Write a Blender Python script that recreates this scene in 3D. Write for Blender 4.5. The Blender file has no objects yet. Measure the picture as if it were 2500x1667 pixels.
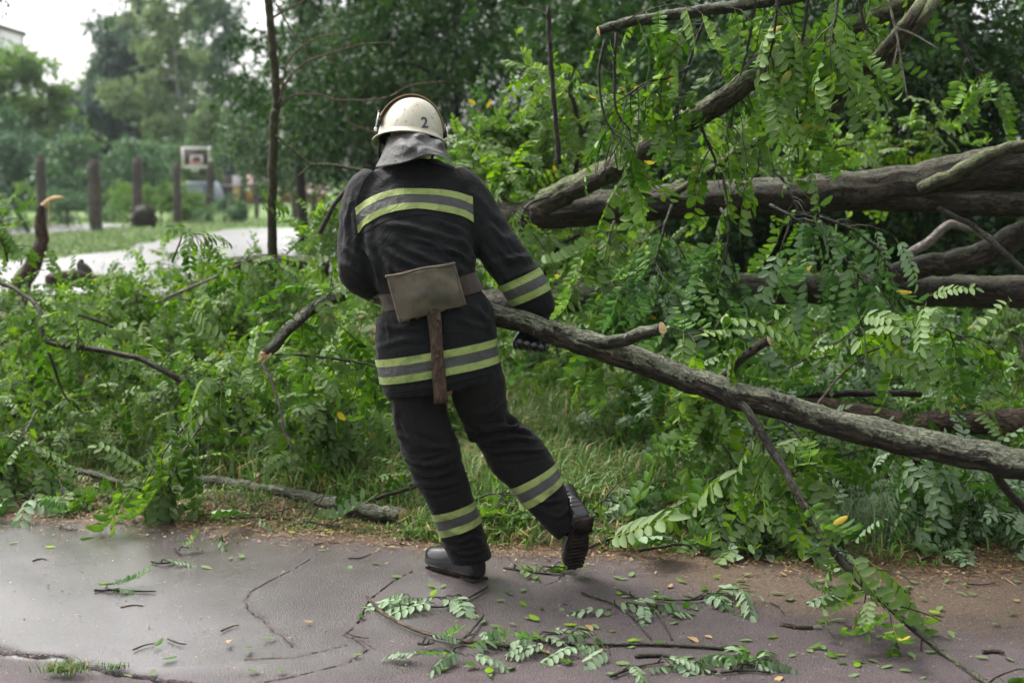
import bpy, math, random
import numpy as np
from mathutils import Vector, Matrix, noise
from mathutils.bvhtree import BVHTree

# ------------------------------------------------------------------ camera, sky, sun, exposure
SC = bpy.context.scene
COL = SC.collection
CAM_H = 1.45
PITCH = math.atan(393.0 / 3472.0)
FPX = 3472.0
cam_d = bpy.data.cameras.new('camera')
cam_d.lens = 50.0; cam_d.sensor_width = 36.0
cam_d.clip_start = 0.05; cam_d.clip_end = 2000.0
cam_d.dof.use_dof = True; cam_d.dof.focus_distance = 5.08; cam_d.dof.aperture_fstop = 2.8
cam = bpy.data.objects.new('camera', cam_d); COL.objects.link(cam)
cam.location = (0, 0, CAM_H); cam.rotation_euler = (math.pi / 2 - PITCH, 0, 0)
SC.camera = cam

world = bpy.data.worlds.new('World'); SC.world = world; world.use_nodes = True
wn = world.node_tree.nodes; wl = world.node_tree.links
for n_ in list(wn): wn.remove(n_)
SUN_EL, SUN_AZ = math.radians(52), math.radians(-52)      # azimuth from +Y, negative is to the left
w_sky = wn.new('ShaderNodeTexSky'); w_sky.sky_type = 'NISHITA'; w_sky.sun_disc = False
w_sky.sun_elevation = SUN_EL; w_sky.sun_rotation = SUN_AZ
w_sky.air_density = 1.0; w_sky.dust_density = 5.0; w_sky.ozone_density = 1.0
w_hs = wn.new('ShaderNodeHueSaturation'); w_hs.inputs['Saturation'].default_value = 0.18
w_bg = wn.new('ShaderNodeBackground'); w_bg.inputs['Strength'].default_value = 0.15
w_out = wn.new('ShaderNodeOutputWorld')
wl.new(w_sky.outputs[0], w_hs.inputs['Color']); wl.new(w_hs.outputs[0], w_bg.inputs['Color'])
wl.new(w_bg.outputs[0], w_out.inputs['Surface'])
sun_d = bpy.data.lights.new('sun', 'SUN'); sun_d.energy = 1.4; sun_d.angle = math.radians(25); sun_d.color = (1.0, 0.95, 0.86)
sun = bpy.data.objects.new('sun', sun_d); COL.objects.link(sun)
sun_dir = Vector((math.sin(SUN_AZ) * math.cos(SUN_EL), math.cos(SUN_AZ) * math.cos(SUN_EL), math.sin(SUN_EL)))
sun.rotation_euler = sun_dir.to_track_quat('Z', 'Y').to_euler(); sun.location = (0, 0, 30)
VS = SC.view_settings
VS.view_transform = 'Standard'; VS.look = 'None'; VS.exposure = 1.4; VS.gamma = 1.0; VS.use_curve_mapping = False
CY = SC.cycles
CY.use_denoising = True; CY.max_bounces = 7; CY.diffuse_bounces = 4; CY.glossy_bounces = 3
CY.transmission_bounces = 4; CY.transparent_max_bounces = 8; CY.caustics_reflective = False; CY.caustics_refractive = False
CY.sample_clamp_indirect = 8.0

# ------------------------------------------------------------------ helpers
RNG = np.random.default_rng(7)
random.seed(7)
_F = np.array([0, math.cos(PITCH), -math.sin(PITCH)]); _U = np.array([0, math.sin(PITCH), math.cos(PITCH)])
def _dir(px, py): return _F + np.array([1.0, 0, 0]) * ((px - 1250.0) / FPX) + _U * ((833.5 - py) / FPX)
def P(px, py, d):
    "point of the place seen at this pixel of the photograph, d metres in front of the camera"
    v = _dir(px, py); return np.array([0, 0, CAM_H]) + v * (d / v[1])
def G(px, py, z=0.0):
    "point of the ground seen at this pixel"
    v = _dir(px, py); return np.array([0, 0, CAM_H]) + v * ((z - CAM_H) / v[2])
def project(V):
    V = np.asarray(V, float) - np.array([0, 0, CAM_H])
    f = V @ _F
    return 1250.0 + FPX * V[:, 0] / f, 833.5 - FPX * (V @ _U) / f
def nrm(v):
    v = np.asarray(v, float); return v / (np.linalg.norm(v) + 1e-12)

def mesh_np(name, V, faces, attrs=None, smooth=False, mats=None):
    "faces: list of (n,k) index arrays; attrs: {name: per-vertex float or (n,3) vector}"
    me = bpy.data.meshes.new(name)
    V = np.asarray(V, np.float32)
    fs = [np.asarray(f, np.int32) for f in faces if len(f)]
    me.vertices.add(len(V)); me.vertices.foreach_set('co', V.ravel())
    nl = sum(f.size for f in fs); npoly = sum(len(f) for f in fs)
    me.loops.add(nl); me.loops.foreach_set('vertex_index', np.concatenate([f.ravel() for f in fs]))
    tot = np.concatenate([np.full(len(f), f.shape[1], np.int32) for f in fs])
    start = np.concatenate([[0], np.cumsum(tot)[:-1]]).astype(np.int32)
    me.polygons.add(npoly); me.polygons.foreach_set('loop_start', start); me.polygons.foreach_set('loop_total', tot)
    if smooth: me.polygons.foreach_set('use_smooth', np.ones(npoly, bool))
    me.update(calc_edges=True)
    for k, a in (attrs or {}).items():
        a = np.asarray(a, np.float32)
        if a.ndim == 1:
            at = me.attributes.new(k, 'FLOAT', 'POINT'); at.data.foreach_set('value', a)
        else:
            at = me.attributes.new(k, 'FLOAT_VECTOR', 'POINT'); at.data.foreach_set('vector', a.ravel())
    return me
def obj(name, me, mat=None, parent=None, loc=None):
    o = bpy.data.objects.new(name, me); COL.objects.link(o)
    if mat is not None and me is not None and not len(me.materials): me.materials.append(mat)
    if parent is not None: o.parent = parent
    if loc is not None: o.location = loc
    return o
def tag(o, label, cat, group=None, kind=None):
    o['label'] = label; o['category'] = cat
    if group: o['group'] = group
    if kind: o['kind'] = kind
    return o
def thing(name, label, cat, loc=(0, 0, 0), group=None):
    o = bpy.data.objects.new(name, None); COL.objects.link(o); o.location = tuple(loc); o.empty_display_size = 0.1
    return tag(o, label, cat, group)
def struct(name, me, mat, label=None):
    o = obj(name, me, mat); o['kind'] = 'structure'
    if label: o['label'] = label
    return o
class Geo:
    "collects shapes (quads, tris, ngons) for ONE mesh"
    def __init__(s): s.V = []; s.F = {}; s.n = 0; s.A = {}
    def add(s, V, faces, **attrs):
        V = np.asarray(V, float)
        for f in faces:
            f = np.asarray(f, int)
            if len(f): s.F.setdefault(f.shape[1], []).append(f + s.n)
        s.V.append(V); 
        for k, a in attrs.items(): s.A.setdefault(k, []).append(np.asarray(a, float))
        s.n += len(V); return s
    def box(s, c, sx, sy, sz, R=None, **at):
        b = np.array([[x, y, z] for x in (-.5, .5) for y in (-.5, .5) for z in (-.5, .5)]) * [sx, sy, sz]
        if R is not None: b = b @ np.asarray(R).T
        return s.add(b + np.asarray(c), [[[0, 1, 3, 2], [4, 6, 7, 5], [0, 4, 5, 1], [2, 3, 7, 6], [0, 2, 6, 4], [1, 5, 7, 3]]], **at)
    def mesh(s, name, off=(0, 0, 0), smooth=False):
        V = np.concatenate(s.V) - np.asarray(off, float)
        return mesh_np(name, V, [np.concatenate(f) for f in s.F.values()], {k: np.concatenate(a) for k, a in s.A.items()}, smooth)

def spline(pts, n, cols=None):
    "Catmull-Rom through pts (any columns), n samples evenly spread by control index"
    p = np.asarray(pts, float); m = len(p)
    if m == 2:
        t = np.linspace(0, 1, n)[:, None]; return p[0] * (1 - t) + p[1] * t
    p = np.vstack([2 * p[0] - p[1], p, 2 * p[-1] - p[-2]])
    t = np.linspace(0, m - 1 - 1e-9, n); i = t.astype(int); f = (t - i)[:, None]
    a, b, c, d = p[i], p[i + 1], p[i + 2], p[i + 3]
    return 0.5 * (2 * b + (c - a) * f + (2 * a - 5 * b + 4 * c - d) * f ** 2 + (3 * b - a - 3 * c + d) * f ** 3)
def frames(path):
    T = np.gradient(path, axis=0); T /= np.linalg.norm(T, axis=1)[:, None] + 1e-12
    N = np.zeros_like(T); u = np.cross(T[0], [0, 0, 1.0]); 
    if np.linalg.norm(u) < 1e-3: u = np.array([1.0, 0, 0])
    N[0] = nrm(u)
    for i in range(1, len(T)):
        v = N[i - 1] - T[i] * (N[i - 1] @ T[i]); N[i] = nrm(v)
    return T, N, np.cross(T, N)
def tube(path, radii, sides=8, bark=0.0, seed=0, caps=True, freq=1.0):
    "tube with optional furrowed radius; returns V, faces, bco"
    path = np.asarray(path, float); n = len(path); radii = np.broadcast_to(np.asarray(radii, float), (n,))
    T, N, B = frames(path)
    th = np.linspace(0, 2 * math.pi, sides, endpoint=False)
    ct, st = np.cos(th), np.sin(th)
    s = np.concatenate([[0], np.cumsum(np.linalg.norm(np.diff(path, axis=0), axis=1))])
    R = np.repeat(radii[:, None], sides, 1)
    bco = np.stack([ct[None] * radii[:, None], st[None] * radii[:, None], np.repeat(s[:, None], sides, 1)], 2) + seed * 3.7
    if bark > 0:
        for i in range(n):
            for j in range(sides):
                q = Vector((ct[j] * 2.2 * freq, st[j] * 2.2 * freq, s[i] / max(radii[i], .01) * 0.28)) + Vector((seed * 5.1,) * 3)
                r1 = 1 - abs(noise.noise(q)) * 2
                q2 = q * 2.3
                R[i, j] *= 1 + bark * (0.7 * r1 + 0.6 * noise.noise(q2) + 0.9 * noise.noise(Vector((q.x * .3, q.y * .3, q.z * .5))))
    V = path[:, None, :] + N[:, None, :] * (ct[None, :, None] * R[..., None]) + B[:, None, :] * (st[None, :, None] * R[..., None])
    i = np.arange(n - 1)[:, None]; j = np.arange(sides)[None]
    a = i * sides + j; b = i * sides + (j + 1) % sides
    F = np.stack([a, b, b + sides, a + sides], 2).reshape(-1, 4)
    V = V.reshape(-1, 3); bco = bco.reshape(-1, 3)
    out = [F]
    if caps:
        out.append(np.arange(sides)[::-1][None]); out.append((np.arange(sides) + (n - 1) * sides)[None])
    return V, out, bco
def fbm(x, y, z=0.0, o=4):
    return noise.fractal(Vector((x, y, z)), 1.0, 2.0, o)

# ------------------------------------------------------------------ materials
def new_mat(name):
    m = bpy.data.materials.new(name); m.use_nodes = True
    nt = m.node_tree
    for n in list(nt.nodes): nt.nodes.remove(n)
    out = nt.nodes.new('ShaderNodeOutputMaterial')
    return m, nt, out
class NB:
    "tiny node-building helper"
    def __init__(s, name): s.m, s.nt, s.out = new_mat(name); s.L = s.nt.links
    def n(s, t, **kw):
        nd = s.nt.nodes.new(t)
        for k, v in kw.items():
            if k.startswith('i_'):
                key = k[2:].replace('_', ' '); sock = nd.inputs[int(key)] if key.isdigit() else nd.inputs[key]
                if isinstance(v, bpy.types.NodeSocket): s.L.new(v, sock)
                else: sock.default_value = v
            else: setattr(nd, k, v)
        return nd
    def ramp(s, fac, stops, interp='LINEAR'):
        r = s.nt.nodes.new('ShaderNodeValToRGB'); r.color_ramp.interpolation = interp
        e = r.color_ramp.elements
        while len(e) < len(stops): e.new(0.5)
        for el, (p, c) in zip(e, stops):
            el.position = p; el.color = (c, c, c, 1) if isinstance(c, (int, float)) else (*c, 1)
        s.L.new(fac, r.inputs[0]); return r.outputs[0]
    def noise(s, scale, detail=4, rough=.55, vec=None, dist=0.0):
        k = dict(i_Scale=scale, i_Detail=detail, i_Roughness=rough, i_Distortion=dist)
        nd = s.n('ShaderNodeTexNoise', **k)
        if vec is not None: s.L.new(vec, nd.inputs['Vector'])
        return nd.outputs['Fac']
    def mix(s, fac, a, b, blend='MIX'):
        nd = s.nt.nodes.new('ShaderNodeMix'); nd.data_type = 'RGBA'; nd.blend_type = blend
        for sock, v in ((nd.inputs[0], fac), (nd.inputs[6], a), (nd.inputs[7], b)):
            if isinstance(v, bpy.types.NodeSocket): s.L.new(v, sock)
            elif isinstance(v, (int, float)): sock.default_value = v
            else: sock.default_value = (*v, 1)
        return nd.outputs[2]
    def math(s, op, a, b=0.0, clamp=False):
        nd = s.nt.nodes.new('ShaderNodeMath'); nd.operation = op; nd.use_clamp = clamp
        for i, v in enumerate((a, b)):
            if isinstance(v, bpy.types.NodeSocket): s.L.new(v, nd.inputs[i])
            else: nd.inputs[i].default_value = v
        return nd.outputs[0]
    def attr(s, name, out='Fac'):
        nd = s.nt.nodes.new('ShaderNodeAttribute'); nd.attribute_name = name; return nd.outputs[out]
    def obj_co(s): return s.n('ShaderNodeTexCoord').outputs['Object']
    def scaled(s, vec, sc):
        nd = s.n('ShaderNodeMapping'); s.L.new(vec, nd.inputs['Vector']); nd.inputs['Scale'].default_value = sc; return nd.outputs[0]
    def bump(s, h, strength=.3, dist=.01):
        nd = s.n('ShaderNodeBump', i_Strength=strength, i_Distance=dist); s.L.new(h, nd.inputs['Height']); return nd.outputs[0]
    def principled(s, color, rough=.6, normal=None, spec=.5, **kw):
        b = s.nt.nodes.new('ShaderNodeBsdfPrincipled')
        for sock, v in (('Base Color', color), ('Roughness', rough), ('Specular IOR Level', spec)):
            if isinstance(v, bpy.types.NodeSocket): s.L.new(v, b.inputs[sock])
            else: b.inputs[sock].default_value = (*v, 1) if sock == 'Base Color' else v
        for k, v in kw.items():
            k = k.replace('_', ' ')
            if isinstance(v, bpy.types.NodeSocket): s.L.new(v, b.inputs[k])
            else: b.inputs[k].default_value = v
        if normal is not None: s.L.new(normal, b.inputs['Normal'])
        return b.outputs[0]
    def done(s, shader): s.L.new(shader, s.out.inputs['Surface']); return s.m

def leaf_material(name, dark, mid, light, under, yellow=(.42, .32, .03), trans=.4, rough=.55, spec=.2):
    b = NB(name)
    t = b.attr('tint'); rnd = b.n('ShaderNodeObjectInfo').outputs['Random']
    f = b.math('ADD', t, b.math('MULTIPLY', b.math('SUBTRACT', rnd, .5), .42))
    col = b.ramp(f, [(0.0, dark), (.45, mid), (.9, light)])
    col = b.mix(b.math('GREATER_THAN', t, .97), col, yellow)
    und = b.mix(b.math('MULTIPLY', t, .35), under, tuple(c * .7 for c in under))
    bf = b.n('ShaderNodeNewGeometry').outputs['Backfacing']
    c = b.mix(bf, col, und)
    p = b.principled(c, rough, spec=spec)
    tr = b.n('ShaderNodeBsdfTranslucent'); b.L.new(b.mix(.5, col, b.mix(1.0, col, (.9, 1.0, .35), 'MULTIPLY')), tr.inputs['Color'])
    mx = b.n('ShaderNodeMixShader', i_0=trans); b.L.new(p, mx.inputs[1]); b.L.new(tr.outputs[0], mx.inputs[2])
    return b.done(mx.outputs[0])
M = {}
M['leaf'] = leaf_material('locust_leaf', (.014, .050, .004), (.070, .175, .008), (.235, .385, .014), (.19, .28, .11), trans=.4)
M['leaf_cool'] = leaf_material('locust_leaf_cool', (.016, .055, .011), (.052, .150, .018), (.14, .29, .030), (.28, .385, .235), trans=.36)
M['leaf_back'] = leaf_material('woodland_leaf', (.008, .027, .006), (.020, .062, .010), (.052, .122, .015), (.065, .11, .056), trans=.3)  # albedo lowered: shade of the crowns overhead is put into the leaf colour
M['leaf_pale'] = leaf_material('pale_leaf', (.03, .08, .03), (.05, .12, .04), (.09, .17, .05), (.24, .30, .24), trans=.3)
M['leaf_shrub'] = leaf_material('shrub_leaf', (.008, .024, .007), (.017, .046, .010), (.042, .10, .012), (.04, .07, .035), trans=.25)  # darkened too: the colour carries canopy shade, as open sky lights these shrubs
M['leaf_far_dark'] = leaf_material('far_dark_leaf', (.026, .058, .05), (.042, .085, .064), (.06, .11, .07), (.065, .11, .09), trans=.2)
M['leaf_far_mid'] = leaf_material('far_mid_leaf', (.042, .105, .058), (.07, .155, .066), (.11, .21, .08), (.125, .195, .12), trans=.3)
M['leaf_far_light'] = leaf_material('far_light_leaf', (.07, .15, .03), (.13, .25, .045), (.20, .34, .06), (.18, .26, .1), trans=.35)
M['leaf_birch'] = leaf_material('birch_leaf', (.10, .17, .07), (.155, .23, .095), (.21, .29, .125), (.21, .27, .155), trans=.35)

def bark_material(name, dark, light, lichen=None, lichen_amt=.5, rough=.85, scale=1.0, wet=.0):
    b = NB(name)
    co = b.attr('bco', 'Vector')
    v1 = b.scaled(co, (62 * scale, 62 * scale, 19 * scale)); v2 = b.scaled(co, (160 * scale, 160 * scale, 80 * scale))
    n1 = b.noise(1.0, 5, .65, v1, 1.2); n2 = b.noise(1.0, 4, .6, v2); n3 = b.noise(7.0, 3, .5, co)
    ridge = b.ramp(n1, [(.41, 0.0), (.53, 1.0)])
    h = b.math('ADD', b.math('MULTIPLY', ridge, 1.0), b.math('MULTIPLY', n2, .45))
    col = b.mix(b.math('MULTIPLY', ridge, b.ramp(n2, [(.3, .35), (.7, 1.0)])), dark, light)
    col = b.mix(b.ramp(n3, [(.4, 0.0), (.65, .5)]), col, tuple(c * .55 for c in light))
    if lichen:
        n4 = b.math('ADD', b.math('MULTIPLY', b.noise(7.0, 4, .6, co, .6), .5), b.math('MULTIPLY', b.noise(34.0, 5, .7, co, 1.0), .5))
        nz = b.n('ShaderNodeSeparateXYZ'); b.L.new(b.n('ShaderNodeNewGeometry').outputs['Normal'], nz.inputs[0])
        up = b.ramp(b.math('ADD', b.math('MULTIPLY', nz.outputs[2], .22), n4), [(.60 - .1 * lichen_amt, 0.0), (.65 - .1 * lichen_amt, 1.0)])
        col = b.mix(b.math('MULTIPLY', up, b.ramp(n2, [(.35, .25), (.6, .95)])), col, lichen)
    nb = b.bump(h, 1.0, .012 / scale)
    return b.done(b.principled(col, rough - wet, nb, spec=.35))
M['bark'] = bark_material('locust_bark', (.006, .004, .003), (.068, .046, .032), (.075, .08, .045), .2, wet=.15)
M['bark_lichen'] = bark_material('lichened_bark', (.008, .0055, .004), (.068, .051, .038), (.20, .215, .15), .75)
M['bark_moss'] = bark_material('mossy_bark', (.016, .012, .008), (.10, .08, .055), (.13, .16, .055), .9, wet=.1)
M['bark_brown'] = bark_material('brown_bark', (.02, .012, .008), (.13, .085, .055), wet=.1)
M['bark_dark'] = bark_material('wet_dark_bark', (.008, .006, .005), (.05, .037, .028), (.07, .08, .045), .1, wet=.2)
M['bark_sapling'] = bark_material('sapling_bark', (.02, .017, .008), (.075, .062, .03), (.10, .11, .06), .3, scale=1.6, wet=.1)
M['bark_twig'] = bark_material('red_brown_twig', (.07, .042, .034), (.20, .13, .105), scale=2.0, wet=.1)
M['bark_pale'] = bark_material('pale_peeled_bark', (.12, .10, .085), (.34, .30, .27), scale=1.5)
M['bark_birch'] = bark_material('birch_bark', (.25, .23, .22), (.55, .53, .5), scale=.2)
def cut_material():
    b = NB('fresh_cut_wood'); co = b.obj_co()
    n = b.noise(70, 4, .6, co); n2 = b.noise(18, 3, .5, co)
    col = b.mix(n, (.50, .33, .17), (.68, .50, .30)); col = b.mix(b.ramp(n2, [(.45, 0.0), (.7, .6)]), col, (.28, .16, .075))
    return b.done(b.principled(col, .8, b.bump(n, .5, .004)))
M['cut'] = cut_material()
def simple(name, color, rough=.7, var=.25, scale=12.0, bump=.15, bscale=60.0, spec=.4, **kw):
    b = NB(name); co = b.obj_co()
    n = b.noise(scale, 5, .6, co); n2 = b.noise(bscale, 4, .6, co)
    col = b.mix(b.ramp(n, [(.3, 0.0), (.7, 1.0)]), tuple(c * (1 - var) for c in color), tuple(min(1, c * (1 + var)) for c in color))
    return b.done(b.principled(col, rough, b.bump(n2, bump, .003), spec=spec, **kw))
# ------------------------------------------------------------------ ground, path, verge, puddles
EDGE = np.array([(-700, 1250), (0, 1258), (300, 1268), (550, 1290), (900, 1318), (1200, 1345), (1500, 1352), (1700, 1350), (2000, 1385), (2300, 1400), (2500, 1395), (3300, 1400)], float)
EDGE_XY = np.array([G(x, y)[:2] for x, y in EDGE])
def edge_y(x): return np.interp(x, EDGE_XY[:, 0], EDGE_XY[:, 1])

def asphalt_material():
    b = NB('wet_asphalt'); co = b.obj_co()
    grit = b.n('ShaderNodeTexVoronoi', i_Scale=210.0); b.L.new(co, grit.inputs['Vector'])
    n_f = b.noise(330, 3, .6, co); n_m = b.noise(5.0, 5, .6, co); n_l = b.noise(1.1, 4, .55, co, .4); n_s = b.noise(38, 4, .65, co)
    col = b.mix(b.ramp(n_m, [(.3, 0.0), (.7, 1.0)]), (.045, .031, .034), (.086, .062, .066))
    col = b.mix(b.ramp(grit.outputs['Distance'], [(.12, .6), (.45, 0.0)]), col, (.20, .175, .17))
    col = b.mix(b.ramp(n_f, [(.62, 0.0), (.72, .7)]), col, (.26, .235, .225))
    col = b.mix(b.ramp(n_s, [(.55, 0.0), (.75, .5)]), col, (.055, .046, .044))
    dirt = b.math('ADD', b.attr('dirt'), b.math('MULTIPLY', b.math('SUBTRACT', b.noise(9, 6, .7, co), .5), .9), True)
    dirtf = b.ramp(dirt, [(.38, 0.0), (.72, 1.0)])
    dcol = b.mix(b.noise(55, 5, .7, co), (.075, .05, .034), (.20, .142, .10))
    dcol = b.mix(b.ramp(b.noise(120, 2, .5, co), [(.62, 0.0), (.7, .8)]), dcol, (.36, .29, .2))
    col = b.mix(dirtf, col, dcol)
    col = b.mix(b.attr('crack'), col, (.022, .018, .015))
    wet = b.math('SUBTRACT', b.attr('wet'), b.math('MULTIPLY', b.math('SUBTRACT', n_l, .5), 1.2), True)
    rough = b.ramp(wet, [(.15, .60), (.5, .40), (.95, .22)])
    rough = b.math('ADD', rough, b.math('MULTIPLY', dirtf, .3), True)
    h = b.math('ADD', b.math('ADD', b.math('MULTIPLY', grit.outputs['Distance'], .8), b.math('MULTIPLY', n_f, .5)), b.math('MULTIPLY', b.noise(95, 4, .7, co), 1.3))
    h = b.math('ADD', h, b.math('MULTIPLY', dirtf, b.math('MULTIPLY', b.noise(36, 6, .75, co), 5.0)))
    nb = b.bump(h, .9, .007); nc = b.bump(h, .16, .005)
    rough = b.math('ADD', rough, b.math('MULTIPLY', b.attr('crack'), .5), True)
    film = b.math('MULTIPLY', b.ramp(wet, [(.12, 0.0), (.75, 1.0)]), b.math('SUBTRACT', 1.0, b.math('MAXIMUM', dirtf, b.attr('crackw'))), True)
    return b.done(b.principled(col, rough, nb, spec=.4, Coat_Weight=film, Coat_Roughness=b.ramp(n_m, [(.3, .13), (.7, .27)]), Coat_IOR=1.6, Coat_Normal=nc))
M['asphalt'] = asphalt_material()

CRACKS = [  # polylines in pixels, half width in metres, depth
    ([(-40, 1560), (18, 1590), (80, 1597), (160, 1600), (210, 1622), (300, 1640), (400, 1655), (480, 1664), (600, 1672)], .005, .022),
    ([(600, 1668), (700, 1650), (850, 1612), (900, 1580), (845, 1545), (880, 1510), (905, 1460), (960, 1420), (1010, 1395)], .0022, .010),
    ([(600, 1470), (615, 1445), (660, 1420), (720, 1390), (780, 1350)], .0018, .008),
    ([(600, 1470), (610, 1490), (650, 1520), (680, 1545), (720, 1575)], .0022, .006),
    ([(845, 1545), (880, 1560), (920, 1580)], .0018, .008),
    ([(1240, 1430), (1300, 1440), (1400, 1405), (1480, 1390)], .0016, .006),
    ([(600, 1606), (720, 1600), (850, 1570)], .0015, .005),
]
def asphalt_fields(X, Y):
    n = len(X)
    z = np.zeros(n); crack = np.zeros(n); cw = np.zeros(n); dirt = np.zeros(n); wet = np.zeros(n)
    V = np.stack([X, Y, np.zeros(n)], 1)
    jit = np.array([noise.noise(Vector((x * 14, y * 14, 3.0))) * .012 + noise.noise(Vector((x * 50, y * 50, 1.0))) * .004 for x, y in zip(X, Y)])
    for pts, hw, dp in CRACKS:
        q = np.array([G(*p)[:2] for p in pts])
        best = np.full(n, 9.0)
        for a, c in zip(q[:-1], q[1:]):
            d = c - a; t = np.clip(((X - a[0]) * d[0] + (Y - a[1]) * d[1]) / (d @ d), 0, 1)
            best = np.minimum(best, np.hypot(X + jit - a[0] - t * d[0], Y + jit - a[1] - t * d[1]))
        g = np.exp(-(best / (hw * 1.5)) ** 2); z -= dp * g; crack = np.maximum(crack, np.clip(g * 1.35 - .2, 0, 1)); cw = np.maximum(cw, np.clip(np.exp(-(best / (hw * 3.2 + .004)) ** 2) * 1.5, 0, 1))
    px, py = project(V)
    # slab at the bottom left corner stands a little lower, and is greyer
    q = CRACKS[0][0]; line = np.interp(px, [p[0] for p in q], [p[1] for p in q])
    low = 1 / (1 + np.exp(-np.clip((py - line - 4) / 3, -30, 30))) * (px < 620)
    z -= low * .012
    ey = edge_y(X)
    dirt = np.clip(1.05 - (ey - Y) / .16, 0, 1.1)
    right = np.clip((px - 1330) / 500, 0, 1)
    dirt = np.maximum(dirt, right * np.clip(1.0 - (ey - Y) / 1.0, 0, 1) * .85 + right * np.clip(1.25 - (ey - Y) / 1.3, 0, 1) * .36)
    wet = np.clip(1.25 - np.maximum(px - 250, 0) / 950, .05, 1.15) * np.clip((1640 - py) / 60 + .4, .3, 1) * (1 - low)
    und = np.array([noise.noise(Vector((x * .9, y * .9, 8.0))) * .010 + noise.noise(Vector((x * 4, y * 4, 8.0))) * .0025 for x, y in zip(X, Y)])
    return z + und, crack, dirt, wet, cw
def grid_mesh(name, xs, ys, fields):
    X, Y = np.meshgrid(xs, ys); X, Y = X.ravel(), Y.ravel()
    z, at = fields(X, Y)
    nx, ny = len(xs), len(ys)
    i = np.arange(ny - 1)[:, None] * nx + np.arange(nx - 1)[None]
    F = np.stack([i, i + 1, i + 1 + nx, i + nx], 2).reshape(-1, 4)
    return mesh_np(name, np.stack([X, Y, z], 1), [F], at, True)
def _asph(X, Y):
    z, c, d, w, cw = asphalt_fields(X, Y); return z, {'crack': c, 'dirt': d, 'wet': w, 'crackw': cw}
def asphalt_mesh():
    xs, ys = np.arange(-2.9, 2.91, .0145), np.arange(3.5, 6.9, .0145); X, Y = np.meshgrid(xs, ys); X, Y = X.ravel(), Y.ravel(); nx, ny = len(xs), len(ys)
    i = (np.arange(ny - 1)[:, None] * nx + np.arange(nx - 1)[None]).ravel(); F = np.stack([i, i + 1, i + 1 + nx, i + nx], 1)
    cx, cy = X[F].mean(1), Y[F].mean(1); near = np.zeros(len(F), bool)
    for pts, hw, dp in CRACKS:
        q = np.array([G(*p)[:2] for p in pts])
        for a, c in zip(q[:-1], q[1:]):
            d = c - a; t = np.clip(((cx - a[0]) * d[0] + (cy - a[1]) * d[1]) / (d @ d), 0, 1); near |= np.hypot(cx - a[0] - t * d[0], cy - a[1] - t * d[1]) < .03
    K = 6; base = len(X); PX, PY, FF = [X], [Y], [F[~near]]; s = np.linspace(0, 1, K + 1); U, W = np.meshgrid(s, s); U, W = U.ravel(), W.ravel()
    k = (np.arange(K)[:, None] * (K + 1) + np.arange(K)[None]).ravel(); sf = np.stack([k, k + 1, k + K + 2, k + K + 1], 1)
    for m, f in enumerate(F[near]):                       # cells along a crack are cut fine
        PX.append(X[f[0]] + (X[f[1]] - X[f[0]]) * U); PY.append(Y[f[0]] + (Y[f[3]] - Y[f[0]]) * W); FF.append(sf + base + m * (K + 1) ** 2)
    X, Y = np.concatenate(PX), np.concatenate(PY); z, at = _asph(X, Y)
    return mesh_np('asphalt_path', np.stack([X, Y, z], 1), [np.concatenate(FF)], at, True)
struct('asphalt_path', asphalt_mesh(), M['asphalt'], 'wet cracked asphalt path strewn with leaves')
def _asph2(X, Y):
    n = len(X); return np.full(n, -.12), {'crackw': np.zeros(n), 'crack': np.zeros(n), 'dirt': np.zeros(n), 'wet': np.full(n, .5)}
struct('asphalt_road', grid_mesh('asphalt_road', np.linspace(-60, 60, 30), np.linspace(-40, 6.0, 12), _asph2), M['asphalt'], 'asphalt that goes on around the path')

def soil_material(name, lawn):
    b = NB(name); co = b.obj_co()
    n1 = b.noise(3.0 if not lawn else .35, 6, .65, co, .5); n2 = b.noise(45, 6, .72, co); n3 = b.noise(160, 3, .6, co)
    soil = b.mix(n2, (.045, .028, .018), (.17, .105, .06))
    soil = b.mix(b.ramp(n3, [(.58, 0.0), (.68, .7)]), soil, (.26, .18, .10))
    green = b.mix(n2, (.028, .06, .014), (.09, .15, .03)) if not lawn else b.mix(n2, (.07, .13, .03), (.14, .22, .06))
    f = b.ramp(n1, [(.48, 0.0), (.62, .75)]) if not lawn else b.ramp(n1, [(.2, .7), (.5, 1.0)])
    return b.done(b.principled(b.mix(f, soil, green), .85, b.bump(b.math('ADD', n2, b.math('MULTIPLY', n3, .5)), .8, .02), spec=.25))
M['soil'] = soil_material('litter_soil', False); M['lawn'] = soil_material('lawn_ground', True)
struct('ground', grid_mesh('ground', np.linspace(-700, 700, 60), np.linspace(-200, 900, 60), lambda X, Y: (np.full(len(X), -.05), {})), M['lawn'], 'ground under the lawn and trees')
def _verge(X, Y):
    n = len(X)
    nz = np.array([fbm(x * 1.3, y * 1.3, 2.0, 5) * .035 + noise.noise(Vector((x * 11, y * 11, 0))) * .010 for x, y in zip(X, Y)])
    ej = np.array([noise.noise(Vector((x * 5, y * 2, 6.0))) * .05 for x, y in zip(X, Y)])
    d = Y - edge_y(X) + ej
    z = -.035 + .05 * np.clip(d / .22 + .35, 0, 1) + .03 * np.clip(d / 2, 0, 1) + nz * np.clip(d / .3, .15, 1)
    z = np.where(Y > 15, z * 0 - .045, z)
    return z, {}
struct('verge', grid_mesh('verge', np.arange(-7, 8.01, .045), np.arange(5.2, 15.4, .045), _verge), M['soil'], 'soil verge covered in litter and grass')

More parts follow.
